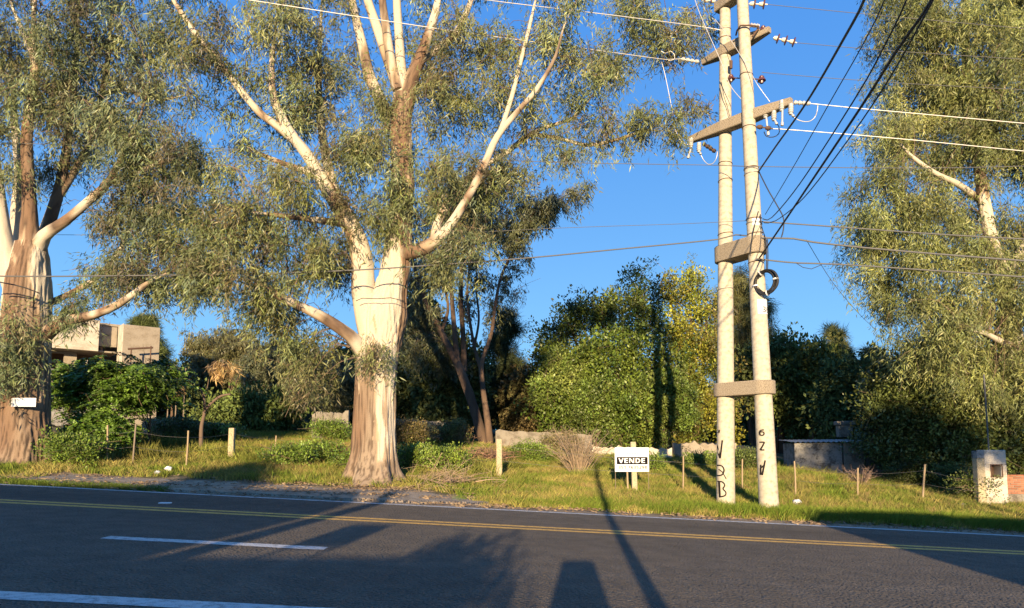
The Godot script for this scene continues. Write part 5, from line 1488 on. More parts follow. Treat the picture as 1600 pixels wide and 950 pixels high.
func beam(b: MB, a: Vector3, c: Vector3, w0: float, h0: float, w1: float, h1: float) -> void:
	var along := (c - a).normalized()
	var side := along.cross(Vector3.UP).normalized()
	var prev := []
	var m := 14
	for k in m + 1:
		var t := float(k) / m
		var f := 1.0 - absf(t * 2.0 - 1.0)
		f = clampf(f * 1.5, 0, 1)
		var w := lerpf(w0, w1, f) / 2 * (1.0 + 0.05 * fine.get_noise_1d(k * 90.0))
		var h := lerpf(h0, h1, f) / 2
		var p := a.lerp(c, t)
		var e := 0.02
		var q := []
		for s in [[-1, -1, 0], [-1, -1, 1], [1, -1, 1], [1, -1, 0], [1, 1, 0], [1, 1, 1], [-1, 1, 1], [-1, 1, 0]]:
			q.append(p + side * s[0] * (w - (e if s[2] == 1 else 0.0)) + Vector3.UP * s[1] * (h - (e if s[2] == 0 else 0.0)))
		if k:
			for j in 8:
				b.quad(prev[(j + 1) % 8], prev[j], q[j], q[(j + 1) % 8])
		if k == 0 or k == m:
			for j in range(1, 7):
				if k == 0:
					b.tri(q[0], q[j], q[j + 1])
				else:
					b.tri(q[0], q[j + 1], q[j])
		prev = q


func spacer(y0: float, y1: float, pad: float) -> MB:
	var b := MB.new()
	var ym := (y0 + y1) / 2
	var a := pole_point(false, ym)
	var c := pole_point(true, ym)
	var rl := pole_radius(false, ym) + pad
	var along := Vector3(c.x - a.x, 0, c.z - a.z).normalized()
	var ang := atan2(along.z, along.x)
	var ring := []
	for k in 17:
		var w := ang + PI / 2 + PI * k / 16.0
		ring.append(Vector3(a.x + cos(w) * rl, 0, a.z + sin(w) * rl))
	for k in 17:
		var w := ang - PI / 2 + PI * k / 16.0
		ring.append(Vector3(c.x + cos(w) * rl, 0, c.z + sin(w) * rl))
	var m := ring.size()
	var mid := (a + c) / 2
	for k in m:
		var p: Vector3 = ring[k]
		var q: Vector3 = ring[(k + 1) % m]
		var e := 0.02
		var pi := p.lerp(Vector3(mid.x, 0, mid.z), 0.03)
		var qi := q.lerp(Vector3(mid.x, 0, mid.z), 0.03)
		b.quad(q + Vector3.UP * (y0 + e), p + Vector3.UP * (y0 + e), p + Vector3.UP * (y1 - e), q + Vector3.UP * (y1 - e))
		b.quad(q + Vector3.UP * (y1 - e), p + Vector3.UP * (y1 - e), pi + Vector3.UP * y1, qi + Vector3.UP * y1)
		b.quad(p + Vector3.UP * (y0 + e), q + Vector3.UP * (y0 + e), qi + Vector3.UP * y0, pi + Vector3.UP * y0)
		b.tri(qi + Vector3.UP * y1, pi + Vector3.UP * y1, Vector3(mid.x, y1, mid.z))
		b.tri(pi + Vector3.UP * y0, qi + Vector3.UP * y0, Vector3(mid.x, y0, mid.z))
	return b


func along_basis(d: Vector3) -> Basis:
	var y := d.normalized()
	var x := y.cross(Vector3(0.1, 0.3, 1.0)).normalized()
	return Basis(x, y, x.cross(y))


# a string of discs from a to c
func disc_string(parent: Node3D, o: Vector3, a: Vector3, c: Vector3, discs: int, disc: Material, body: Material, r := 0.14) -> void:
	var bas := along_basis(c - a)
	var ln := a.distance_to(c)
	var bm := MB.new()
	var discs_made := []
	bm.lathe([Vector2(0.0, 0), Vector2(0.02, 0.0), Vector2(0.02, ln), Vector2(0.0, ln)], a, bas, 8)
	for k in discs:
		var at := a.lerp(c, (k + 0.6) / discs)
		bm.lathe([Vector2(0.0, -ln / discs * 0.55), Vector2(0.05, -ln / discs * 0.5), Vector2(0.07, -0.02), Vector2(0.05, 0.0)], at, bas, 12)
		var dm := MB.new()
		discs_made.append(dm)
		dm.lathe([Vector2(0.03, -0.03), Vector2(r * 0.8, -0.02), Vector2(r, 0.0), Vector2(r * 0.96, 0.02), Vector2(0.05, 0.035)], at, bas, 16)
	var p := part("insulator_string", bm, body, parent, o)
	for dm in discs_made:
		part("disc", dm, disc, p, o)


func cutout(parent: Node3D, o: Vector3, at: Vector3, tilt: Vector3) -> void:
	var b := MB.new()
	var bas := along_basis(Vector3(0.05, 1, 0))
	b.lathe([Vector2(0.0, -0.30), Vector2(0.05, -0.30), Vector2(0.05, -0.26), Vector2(0.078, -0.24), Vector2(0.06, -0.2), Vector2(0.078, -0.17), Vector2(0.06, -0.13), Vector2(0.078, -0.1), Vector2(0.06, -0.06), Vector2(0.07, 0.0), Vector2(0.0, 0.02)], at, bas, 12)
	var p := part("fuse_cutout", b, M.grey_porcelain, parent, o)
	var t := MB.new()
	curve_tube(t, [at + Vector3(0, -0.28, 0.02), at + Vector3(0, -0.28, 0.02) + tilt], 0.028, 7)
	curve_tube(t, [at + Vector3(0, -0.28, 0.02) + tilt * 0.92, at + Vector3(0, -0.28, 0.02) + tilt * 1.12], 0.042, 7)
	var q := MeshInstance3D.new()
	q.name = "fuse_tube"
	q.mesh = t.mesh(o)
	q.material_override = M.aluminium
	p.add_child(q, true)


# a brush stroke on the face of a pole: points are (sideways offset, height)
func stroke(b: MB, right: bool, pts: Array, w: float) -> void:
	if pts.size() > 4:
		for it in 2:
			var soft := [pts[0]]
			for k in pts.size() - 1:
				soft.append((pts[k] as Vector2).lerp(pts[k + 1], 0.25))
				soft.append((pts[k] as Vector2).lerp(pts[k + 1], 0.75))
			soft.append(pts[-1])
			pts = soft
	for k in pts.size() - 1:
		var p0: Vector2 = pts[k]
		var p1: Vector2 = pts[k + 1]
		var n_: int = max(1, int(p0.distance_to(p1) / 0.03))
		for s in n_:
			var q := []
			for t in [float(s) / n_, float(s + 1) / n_]:
				var c := p0.lerp(p1, t)
				var dir := (p1 - p0).normalized()
				var nrm := Vector2(-dir.y, dir.x) * w * 0.5
				var pair := []
				for sg in [-1.0, 1.0]:
					var f: Vector2 = c + nrm * sg
					var ax := pole_point(right, f.y)
					var r := pole_radius(right, f.y) + 0.004
					var dx := clampf(f.x, -r * 0.999, r * 0.999)
					pair.append(Vector3(ax.x + dx, f.y, ax.z + sqrt(r * r - dx * dx)))
				q.append(pair)
			b.quad(q[0][0], q[1][0], q[1][1], q[0][1])


func build_poles() -> void:
	var o := (pole_l0 + pole_r0) / 2
	var root := thing("twin_power_pole", "pair of tall concrete power poles tied together with crossarms on the verge", "power pole", o)
	for right in [false, true]:
		var b := MB.new()
		var p := PackedVector3Array()
		var r := PackedFloat32Array()
		var a: Vector3 = pole_r0 if right else pole_l0
		var c: Vector3 = pole_r1 if right else pole_l1
		for k in 41:
			var y := lerpf(a.y - 0.3, c.y, k / 40.0)
			p.append(pole_point(right, y))
			r.append(pole_radius(right, y))
		b.tube(p, r, 32)
		part("pole", b, M.concrete, root, o)
	for q in [[Vector3(6.45, 3.00, -19.85), Vector3(6.46, 3.39, -19.85)], [Vector3(6.66, 7.03, -19.85), Vector3(6.68, 7.51, -19.85)]]:
		part("spacer", spacer(q[0].y, q[1].y, 0.10), M.arm_concrete, root, o)
	# crossarms
	var al0 := Vector3(5.61, 11.17, -21.00)
	var al1 := Vector3(7.83, 11.17, -18.54)
	al1.y = al0.y
	var au0 := Vector3(6.05, 13.67, -20.90)
	var au1 := Vector3(7.53, 13.56, -19.15)
	au1.y = au0.y
	var at0 := Vector3(6.44, 15.21, -20.50)
	var at1 := Vector3(7.16, 14.85, -19.30)
	at1.y = at0.y
	for q in [[al0, al1, 0.16, 0.2, 0.34, 0.32], [au0, au1, 0.15, 0.17, 0.36, 0.3], [at0, at1, 0.3, 0.3, 0.36, 0.32]]:
		var b := MB.new()
		beam(b, q[0], q[1], q[2], q[3], q[4], q[5])
		part("crossarm", b, M.arm_concrete, root, o)
	# strings and pins
	disc_string(root, o, Vector3(7.60, 13.39, -19.10), Vector3(8.24, 13.17, -19.00), 3, M.brown_porcelain, M.cream_porcelain)
	disc_string(root, o, Vector3(7.00, 14.57, -19.30), Vector3(7.51, 14.48, -19.20), 2, M.brown_porcelain, M.cream_porcelain)
	disc_string(root, o, Vector3(6.36, 15.40, -20.40), Vector3(5.99, 15.51, -20.50), 2, M.brown_porcelain, M.cream_porcelain, 0.08)
	disc_string(root, o, Vector3(5.93, 13.70, -20.90), Vector3(5.39, 13.86, -21.00), 4, M.grey_porcelain, M.aluminium, 0.06)
	disc_string(root, o, Vector3(7.87, 11.11, -18.50), Vector3(8.33, 11.08, -18.50), 4, M.grey_porcelain, M.aluminium, 0.05)
	disc_string(root, o, Vector3(5.96, 10.97, -20.80), Vector3(6.29, 10.61, -20.60), 4, M.black_cable, M.rust, 0.06)
	disc_string(root, o, Vector3(6.99, 10.65, -19.00), Vector3(7.42, 10.54, -18.90), 2, M.black_cable, M.rust, 0.05)
	disc_string(root, o, Vector3(6.98, 13.84, -19.20), Vector3(7.24, 13.81, -19.20), 3, M.grey_porcelain, M.aluminium, 0.05)
	for q in [Vector3(7.39, 13.77, -19.30), Vector3(6.65, 12.69, -20.05), Vector3(7.24, 12.15, -19.15)]:
		var b := MB.new()
		b.lathe([Vector2(0.0, -0.12), Vector2(0.05, -0.12), Vector2(0.06, -0.06), Vector2(0.12, -0.05), Vector2(0.10, 0.01), Vector2(0.065, 0.03), Vector2(0.075, 0.07), Vector2(0.04, 0.11), Vector2(0.0, 0.12)], q, Basis.IDENTITY, 14)
		part("pin_insulator", b, M.brown_porcelain, root, o)
	# bracket rods and bands
	var br := MB.new()
	br = MB.new()
	curve_tube(br, [Vector3(6.68, 12.61, -19.90), Vector3(7.22, 12.12, -19.10)], 0.018)
	part("bracket", br, M.rust, root, o)
	br = MB.new()
	curve_tube(br, [Vector3(6.69, 13.78, -19.60), Vector3(6.70, 13.83, -19.20), Vector3(7.20, 13.74, -19.10)], 0.025)
	part("bracket", br, M.rust, root, o)
	br = MB.new()
	curve_tube(br, [Vector3(6.61, 12.91, -19.90), Vector3(6.62, 13.15, -19.90)], 0.05)
	part("bracket", br, M.rust, root, o)
	br = MB.new()
	curve_tube(br, [Vector3(7.04, 13.49, -19.20), Vector3(7.24, 13.77, -19.20)], 0.03)
	part("bracket", br, M.rust, root, o)
	for q in [[false, 60.0], [false, 256.0], [false, 283.0], [false, 366.0], [false, 453.0], [true, 200.0], [true, 264.0], [true, 272.0], [true, 342.0], [true, 350.0], [true, 366.0], [true, 410.0], [true, 118.0], [false, 47.0]]:
		var b := MB.new()
		var y := px(1134.0 if not q[0] else 1175.0, q[1], 20.3 if not q[0] else 19.4).y
		var c := pole_point(q[0], y)
		var r := pole_radius(q[0], y)
		var ring := PackedVector3Array()
		for k in 25:
			ring.append(c + Vector3(cos(TAU * k / 24.0) * (r + 0.006), 0.02 * sin(TAU * k / 24.0 + q[1]), sin(TAU * k / 24.0) * (r + 0.006)))
		var rr := PackedFloat32Array()
		rr.resize(25)
		rr.fill(0.013)
		b.tube(ring, rr, 6)
		part("band", b, M.rust if rng.randf() < 0.6 else M.steel, root, o)
	# fuse cutouts below the lower arm
	for q in [[Vector3(5.59, 11.12, -20.90), Vector3(-0.13, -0.36, 0.1)], [Vector3(5.81, 10.93, -20.80), Vector3(0.0, -0.12, 0.1)], [Vector3(7.30, 11.24, -19.20), Vector3(0.02, -0.5, 0.05)], [Vector3(7.46, 11.07, -19.00), Vector3(0.03, -0.14, 0.05)], [Vector3(7.61, 11.25, -18.80), Vector3(-0.06, -0.45, 0.1)], [Vector3(7.78, 11.05, -18.60), Vector3(0.0, -0.12, 0.1)]]:
		cutout(root, o, q[0] + Vector3(0, 0, 0.12), q[1])
	# number plate, torn notice
	var yp := Vector3(6.93, 5.47, -19.10)
	var ax := pole_point(true, yp.y)
	var rp := pole_radius(true, yp.y) + 0.008
	var pl := MB.new()
	for k in 10:
		var a0 := PI * (0.5 - 0.32 + 0.64 * k / 10.0) - 0.55
		var a1 := PI * (0.5 - 0.32 + 0.64 * (k + 1) / 10.0) - 0.55
		var f := func(a: float, dy: float) -> Vector3:
			var c := pole_point(true, yp.y + dy)
			return c + Vector3(cos(a) * rp, 0, sin(a) * rp)
		pl.quad(f.call(a1, -0.21), f.call(a0, -0.21), f.call(a0, 0.21), f.call(a1, 0.21))
	var plate := part("number_plate", pl, M.white_board, root, o)
	var k_ := 0
	for ch in ["3", "6"]:
		var tm := text(ch, 0.17, M.grey_print, 700)
		tm.name = "number"
		var a := PI / 2 - 0.33 - 0.62 * k_
		tm.position = ax + Vector3(cos(a) * (rp + 0.002), -0.09, sin(a) * (rp + 0.002)) - o
		tm.rotation.y = PI / 2 - a
		plate.add_child(tm, true)
		k_ += 1
	var nt := MB.new()
	var yn := Vector3(6.95, 7.95, -19.20)
	for k in 8:
		var a0 := PI * 0.5 - 0.75 + 1.3 * k / 8.0
		var a1 := PI * 0.5 - 0.75 + 1.3 * (k + 1) / 8.0
		var c := pole_point(true, yn.y)
		var r := pole_radius(true, yn.y) + 0.006
		nt.quad(c + Vector3(cos(a1) * r, -0.14, sin(a1) * r), c + Vector3(cos(a0) * r, -0.1, sin(a0) * r), c + Vector3(cos(a0) * r, 0.06, sin(a0) * r), c + Vector3(cos(a1) * r, 0.09, sin(a1) * r))
	part("torn_notice", nt, M.plastic, root, o)
	# spray-painted marks
	var g := MB.new()
	var yv := func(v: float, right: bool) -> float:
		return px(1134.0 if not right else 1198.0, v, 20.3 if not right else 19.4).y
	var s := 20.3 / 1080.0
	var L := func(u: float, v: float) -> Vector2:
		var y: float = yv.call(v, false)
		return Vector2((u - 1134.0) * s - (pole_point(false, y).x - pole_l0.x), y)
	g = MB.new()
	stroke(g, false, [L.call(1128.5, 688), L.call(1125, 716), L.call(1121.5, 690)], 0.038)
	part("graffiti_mark", g, M.spray, root, o)
	g = MB.new()
	stroke(g, false, [L.call(1122, 672), L.call(1125.5, 672), L.call(1125, 676), L.call(1122, 676)], 0.03)
	part("graffiti_mark", g, M.spray, root, o)
	g = MB.new()
	stroke(g, false, [L.call(1121.5, 727), L.call(1127, 727), L.call(1130, 734), L.call(1127, 742), L.call(1121.5, 743)], 0.038)
	part("graffiti_mark", g, M.spray, root, o)
	g = MB.new()
	stroke(g, false, [L.call(1123, 733), L.call(1127, 737), L.call(1132, 748)], 0.025)
	part("graffiti_mark", g, M.spray, root, o)
	g = MB.new()
	stroke(g, false, [L.call(1121.5, 752), L.call(1127, 752), L.call(1130.5, 758), L.call(1126, 763), L.call(1131.5, 768), L.call(1130, 774), L.call(1122, 776)], 0.038)
	part("graffiti_mark", g, M.spray, root, o)
	g = MB.new()
	stroke(g, false, [L.call(1123, 753), L.call(1123, 775)], 0.04)
	part("graffiti_mark", g, M.spray, root, o)
	var s2 := 19.4 / 1080.0
	var R := func(u: float, v: float) -> Vector2:
		var y: float = yv.call(v, true)
		return Vector2((u - px_of(pole_point(true, y))) * s2, y)
	g = MB.new()
	stroke(g, true, [R.call(1184, 675), R.call(1189, 675), R.call(1189.5, 680), R.call(1184, 681), R.call(1184, 672.5), R.call(1189, 672)], 0.036)
	part("graffiti_mark", g, M.spray, root, o)
	g = MB.new()
	stroke(g, true, [R.call(1184, 691), R.call(1190, 691), R.call(1185, 703), R.call(1190, 703)], 0.036)
	part("graffiti_mark", g, M.spray, root, o)
	g = MB.new()
	stroke(g, true, [R.call(1191, 719), R.call(1187.5, 742)], 0.04)
	part("graffiti_mark", g, M.spray, root, o)
	g = MB.new()
	stroke(g, true, [R.call(1186, 731), R.call(1190, 726)], 0.035)
	part("graffiti_mark", g, M.spray, root, o)
	g = MB.new()
	stroke(g, true, [R.call(1186, 726), R.call(1186, 742)], 0.03)
	part("graffiti_mark", g, M.spray, root, o)

	# coil of spare cable hanging on the right pole
	var cc := Vector3(7.09, 6.12, -19.00)
	var coil := thing("cable_coil", "black coil of spare cable hanging on the right pole", "cable coil", cc)
	var cb := MB.new()
	for k in 16:
		var ring := PackedVector3Array()
		var rr := PackedFloat32Array()
		var off := Vector3(rng.randfn() * 0.03, rng.randfn() * 0.014, rng.randfn() * 0.05)
		var rad := 0.32 + rng.randfn() * 0.016
		for j in 33:
			var a := TAU * j / 32.0
			ring.append(cc + off + Vector3(cos(a) * rad * 0.62, sin(a) * rad, cos(a) * rad * 0.75))
			rr.append(0.017)
		cb.tube(ring, rr, 6)
	part("loops", cb, M.black_cable, coil, cc)
	cb = MB.new()
	for a in [0.1, 2.0, 3.3, 4.9]:
		var c: Vector3 = cc + Vector3(cos(a) * 0.32 * 0.62, sin(a) * 0.32, cos(a) * 0.32 * 0.75)
		var dir := Vector3(-sin(a) * 0.62, cos(a), -sin(a) * 0.75).normalized()
		cb.lathe([Vector2(0.085, -0.02), Vector2(0.085, 0.02)], c, along_basis(dir), 10)
	part("ties", cb, M.white_board, coil, cc)
	cb = MB.new()
	curve_tube(cb, [Vector3(7.17, 7.42, -19.10), Vector3(7.19, 6.90, -19.10), Vector3(7.14, 6.44, -19.05)], 0.016)
	curve_tube(cb, [Vector3(7.23, 7.38, -19.10), Vector3(7.21, 6.88, -19.05), Vector3(7.16, 6.43, -19.00)], 0.014)
	part("hanger", cb, M.black_cable, coil, cc)


func px_of(p: Vector3) -> float:
	var a := deg_to_rad(5.29)
	return 800.0 + 1080.0 * p.x / (-p.z * cos(a) + (p.y - 1.5) * sin(a))


func text(s: String, tall: float, m: Material, weight := 700, depth := 0.003) -> MeshInstance3D:
	var f := SystemFont.new()
	f.font_names = PackedStringArray(["Droid Sans"])
	f.font_weight = weight
	var t := TextMesh.new()
	t.text = s
	t.font = f
	t.font_size = 64
	t.pixel_size = tall / 46.0
	t.depth = depth
	t.curve_step = 1.0
	var o := MeshInstance3D.new()
	o.mesh = t
	o.material_override = m
	return o


# ---------------------------------------------------------------- wires

func wire(label: String, pts: Array, r: float, m: Material, group: String, called := "overhead_wire") -> void:
	var b := MB.new()
	if group == "cables crossing the road overhead":
		var e: Vector3 = pts.pop_back()
		var f: Vector3 = pts[-1]
		for t in [0.2, 0.45, 0.7, 1.0]:
			pts.append(f.lerp(e, t))
	curve_tube(b, pts, r, 6, 0.1 if called == "jumper_wire" else 0.6)
	whole(called, b, m, pts[0], label, "wire", group)


func build_wires() -> void:
	var left := "wires running left from the twin poles"
	var right_ := "wires running right from the twin poles"
	var over := "cables crossing the road overhead"
	wire("pale wire descending from the top of the big eucalyptus to the upper crossarm", [Vector3(-10.26, 13.90, -17.40), Vector3(-7.35, 13.94, -18.20), Vector3(-1.89, 13.81, -19.40), Vector3(1.97, 13.76, -20.20), Vector3(4.88, 13.78, -20.90), Vector3(5.39, 13.86, -21.00)], 0.014, M.aluminium, left)
	wire("highest pale wire meeting the left pole near its top", [Vector3(-5.31, 14.47, -18.00), Vector3(-0.75, 14.62, -19.20), Vector3(2.91, 14.56, -19.80), Vector3(5.72, 14.45, -20.20), Vector3(6.43, 14.32, -20.20)], 0.013, M.aluminium, left)
	wire("thin wire passing both poles below the lower crossarm", [Vector3(-16.86, 10.83, -20.40), Vector3(-9.16, 10.58, -20.30), Vector3(0.39, 10.14, -20.20), Vector3(3.85, 10.01, -20.10), Vector3(6.13, 9.93, -20.00), Vector3(6.73, 9.56, -19.20), Vector3(9.72, 9.35, -18.80), Vector3(11.98, 9.18, -18.40), Vector3(14.83, 9.09, -18.00)], 0.011, M.grey_cable, left)
	wire("very thin wire below the thin one, behind the big eucalyptus", [Vector3(-18.35, 8.49, -22.50), Vector3(-15.02, 8.52, -22.30), Vector3(-6.20, 8.25, -21.80), Vector3(1.60, 8.33, -21.00), Vector3(5.06, 8.29, -20.50), Vector3(7.05, 8.07, -19.50)], 0.008, M.grey_cable, left)
	wire("thick dark cable crossing in front of the big trunk and meeting the upper spacer", [Vector3(-15.09, 6.22, -18.60), Vector3(-12.88, 6.21, -18.70), Vector3(-7.49, 6.33, -18.90), Vector3(-4.31, 6.47, -19.00), Vector3(-1.45, 6.72, -19.20), Vector3(0.73, 6.95, -19.40), Vector3(2.97, 7.23, -19.60), Vector3(5.98, 7.56, -19.70), Vector3(6.51, 7.67, -19.60), Vector3(7.06, 7.42, -19.10)], 0.020, M.grey_cable, left)
	wire("slack dark cable in front of the trunk of the left eucalyptus", [Vector3(-15.57, 6.26, -19.20), Vector3(-14.48, 6.17, -19.20), Vector3(-13.82, 6.03, -19.30), Vector3(-13.55, 5.92, -19.50)], 0.018, M.black_cable, left)
	wire("dark loop of cable round the fork of the big trunk", [Vector3(-4.53, 5.75, -19.75), Vector3(-4.34, 5.82, -19.70), Vector3(-3.86, 5.77, -19.55), Vector3(-3.50, 5.81, -19.60), Vector3(-3.13, 5.76, -19.80)], 0.011, M.black_cable, left)
	wire("thin wire leaving the topmost insulator", [Vector3(7.51, 14.48, -19.20), Vector3(10.01, 13.79, -18.60), Vector3(12.10, 13.30, -18.20), Vector3(14.77, 12.62, -17.60)], 0.009, M.grey_cable, right_)
	wire("thin wire leaving the three-disc insulator", [Vector3(8.26, 13.17, -19.00), Vector3(9.96, 12.75, -18.60), Vector3(11.75, 12.42, -18.30), Vector3(14.88, 11.90, -17.80)], 0.009, M.grey_cable, right_)
	wire("thin wire between the two crossarms running to the right", [Vector3(7.27, 12.39, -19.20), Vector3(8.80, 12.07, -18.90), Vector3(11.47, 11.64, -18.50), Vector3(14.98, 11.16, -18.00)], 0.009, M.grey_cable, right_)
	wire("upper of the two pale wires at the lower crossarm", [Vector3(8.33, 11.08, -18.50), Vector3(9.54, 10.84, -18.30), Vector3(11.46, 10.49, -18.00), Vector3(14.49, 9.92, -17.50)], 0.014, M.aluminium, right_)
	wire("lower of the two pale wires at the lower crossarm", [Vector3(7.42, 10.54, -18.90), Vector3(8.14, 10.44, -18.80), Vector3(10.91, 9.94, -18.30), Vector3(14.60, 9.24, -17.70)], 0.014, M.aluminium, right_)
	wire("twin dark wires leaving the right pole above the spacer", [Vector3(7.04, 7.93, -19.20), Vector3(7.76, 7.81, -19.00), Vector3(9.36, 7.55, -18.60), Vector3(11.57, 7.24, -18.20), Vector3(14.35, 6.87, -17.60)], 0.020, M.grey_cable, right_)
	wire("thick ragged cable bundle leaving the right pole at spacer height", [Vector3(7.06, 7.42, -19.10), Vector3(7.89, 7.34, -18.90), Vector3(8.38, 7.21, -18.80), Vector3(9.46, 6.98, -18.50), Vector3(11.13, 6.69, -18.10), Vector3(14.22, 6.24, -17.50)], 0.026, M.grey_cable, right_)
	wire("cable bundle leaving the right pole below the spacer", [Vector3(6.90, 6.82, -19.10), Vector3(7.45, 6.72, -19.00), Vector3(8.04, 6.64, -18.90), Vector3(9.01, 6.55, -18.70), Vector3(11.23, 6.28, -18.30), Vector3(14.36, 5.87, -17.70)], 0.022, M.grey_cable, right_)
	wire("loose loop of wire hanging under the lowest cable bundle", [Vector3(7.93, 6.64, -18.90), Vector3(8.11, 6.51, -18.88), Vector3(8.33, 6.46, -18.85), Vector3(8.58, 6.56, -18.80)], 0.010, M.black_cable, right_)
	wire("thin stay wire slanting down behind the right eucalyptus", [Vector3(8.20, 7.27, -18.80), Vector3(9.90, 6.63, -21.00), Vector3(12.17, 6.26, -24.00), Vector3(13.83, 5.99, -26.00)], 0.008, M.grey_cable, right_)
	wire("thick black cable slanting steeply up from the right pole, leftmost of the crossing cables", [Vector3(7.09, 9.41, -19.30), Vector3(6.93, 9.38, -17.60), Vector3(6.36, 8.93, -14.30), Vector3(5.56, 8.33, -11.00), Vector3(5.09, 7.97, -9.40), Vector3(0.66, 5.15, 2.0)], 0.022, M.black_cable, over)
	wire("thin cable with a small joint slanting over the road", [Vector3(7.23, 8.14, -19.20), Vector3(6.65, 8.17, -15.60), Vector3(5.99, 8.01, -12.40), Vector3(5.52, 7.80, -10.40), Vector3(5.16, 7.70, -9.00), Vector3(0.66, 5.2, 2.0)], 0.009, M.black_cable, over)
	wire("dark cable between the thin jointed cable and the thick one", [Vector3(7.16, 8.01, -19.20), Vector3(6.95, 7.64, -18.00), Vector3(6.66, 7.59, -15.50), Vector3(6.05, 7.63, -11.70), Vector3(5.65, 7.56, -10.00), Vector3(5.29, 7.52, -8.70), Vector3(0.66, 5.3, 2.0)], 0.013, M.black_cable, over)
	wire("thickest black cable slanting over the road from below the spacer", [Vector3(6.97, 6.82, -19.10), Vector3(6.89, 7.09, -17.50), Vector3(6.65, 7.24, -15.50), Vector3(6.10, 7.43, -11.60), Vector3(5.73, 7.39, -9.80), Vector3(5.44, 7.31, -8.40), Vector3(0.70, 5.2, 2.0)], 0.022, M.black_cable, over)
	wire("rightmost of the black cables slanting over the road", [Vector3(7.15, 7.86, -19.10), Vector3(7.05, 7.55, -18.00), Vector3(6.80, 7.31, -15.60), Vector3(6.27, 7.25, -12.30), Vector3(5.86, 7.23, -10.20), Vector3(5.47, 7.24, -8.60), Vector3(5.41, 7.27, -8.30), Vector3(0.72, 5.3, 2.0)], 0.012, M.black_cable, over)
	var jump := "jumper wires on the twin poles"
	wire("long pale jumper wire dropping past the upper crossarm to the left pole", [Vector3(5.55, 15.72, -20.20), Vector3(5.77, 14.65, -20.00), Vector3(6.26, 12.99, -19.70), Vector3(6.49, 12.18, -19.60), Vector3(6.91, 11.37, -19.30)], 0.011, M.aluminium, jump, "jumper_wire")
	wire("pale jumper wire dropping to the right half of the lower crossarm", [Vector3(6.17, 14.48, -19.90), Vector3(6.50, 13.68, -19.60), Vector3(6.86, 12.43, -19.10), Vector3(7.03, 11.84, -18.90), Vector3(7.36, 11.34, -18.90)], 0.010, M.aluminium, jump, "jumper_wire")
	wire("pale jumper hanging from the left insulator to the left end of the lower crossarm", [Vector3(4.75, 13.70, -20.90), Vector3(4.86, 13.21, -20.90), Vector3(5.04, 12.15, -20.90), Vector3(5.15, 11.41, -20.90), Vector3(5.34, 11.06, -20.90), Vector3(5.58, 10.96, -20.90)], 0.011, M.aluminium, jump, "jumper_wire")
	wire("short curled wire above the left insulator", [Vector3(4.74, 14.06, -20.90), Vector3(4.88, 13.99, -20.90), Vector3(5.04, 14.06, -20.90), Vector3(5.16, 13.93, -20.90), Vector3(5.14, 13.78, -20.90), Vector3(4.96, 13.74, -20.90)], 0.012, M.aluminium, jump, "jumper_wire")
	wire("pale drooping loop at the right end of the lower crossarm", [Vector3(7.81, 10.86, -18.60), Vector3(8.00, 10.66, -18.60), Vector3(8.28, 10.60, -18.60), Vector3(8.48, 10.72, -18.60), Vector3(8.52, 10.89, -18.50), Vector3(8.54, 11.06, -18.50)], 0.012, M.aluminium, jump, "jumper_wire")
	wire("dark drooping loop below the middle of the lower crossarm", [Vector3(7.49, 10.84, -19.00), Vector3(7.63, 10.65, -19.00), Vector3(7.62, 10.44, -19.00), Vector3(7.46, 10.34, -19.00), Vector3(7.27, 10.36, -19.00), Vector3(7.24, 10.54, -19.10)], 0.013, M.black_cable, jump, "jumper_wire")
	wire("drooping loop below the left end of the lower crossarm", [Vector3(5.82, 10.68, -20.70), Vector3(5.93, 10.41, -20.70), Vector3(6.06, 10.21, -20.60), Vector3(6.19, 10.22, -20.50), Vector3(6.26, 10.36, -20.40), Vector3(6.28, 10.53, -20.40)], 0.011, M.aluminium, jump, "jumper_wire")
	wire("thin dark wire running down the face of the left pole", [Vector3(6.34, 12.54, -20.00), Vector3(6.40, 12.08, -19.98), Vector3(6.49, 11.79, -20.00), Vector3(6.56, 11.45, -20.00)], 0.010, M.black_cable, jump, "jumper_wire")
	wire("dark cable from the pole clamp to the cable bundle", [Vector3(7.09, 9.40, -19.20), Vector3(7.26, 8.78, -19.00), Vector3(7.47, 8.33, -18.95), Vector3(7.62, 7.94, -18.90), Vector3(7.61, 7.61, -18.90), Vector3(7.55, 7.39, -18.90)], 0.018, M.black_cable, jump, "jumper_wire")
	for q in [[1185, 330, 1172, 400, "dark slack wire draped across the face of the right pole"], [1188, 335, 1196, 372, "dark wire knot on the right edge of the right pole"]]:
		wire(q[4], [px(q[0], q[1], 19.15), px((q[0] + q[2]) / 2.0 - 2, (q[1] + q[3]) / 2.0, 19.1), px(q[2], q[3], 19.12)], 0.014, M.black_cable, jump, "jumper_wire")


# ---------------------------------------------------------------- fence, sign, litter

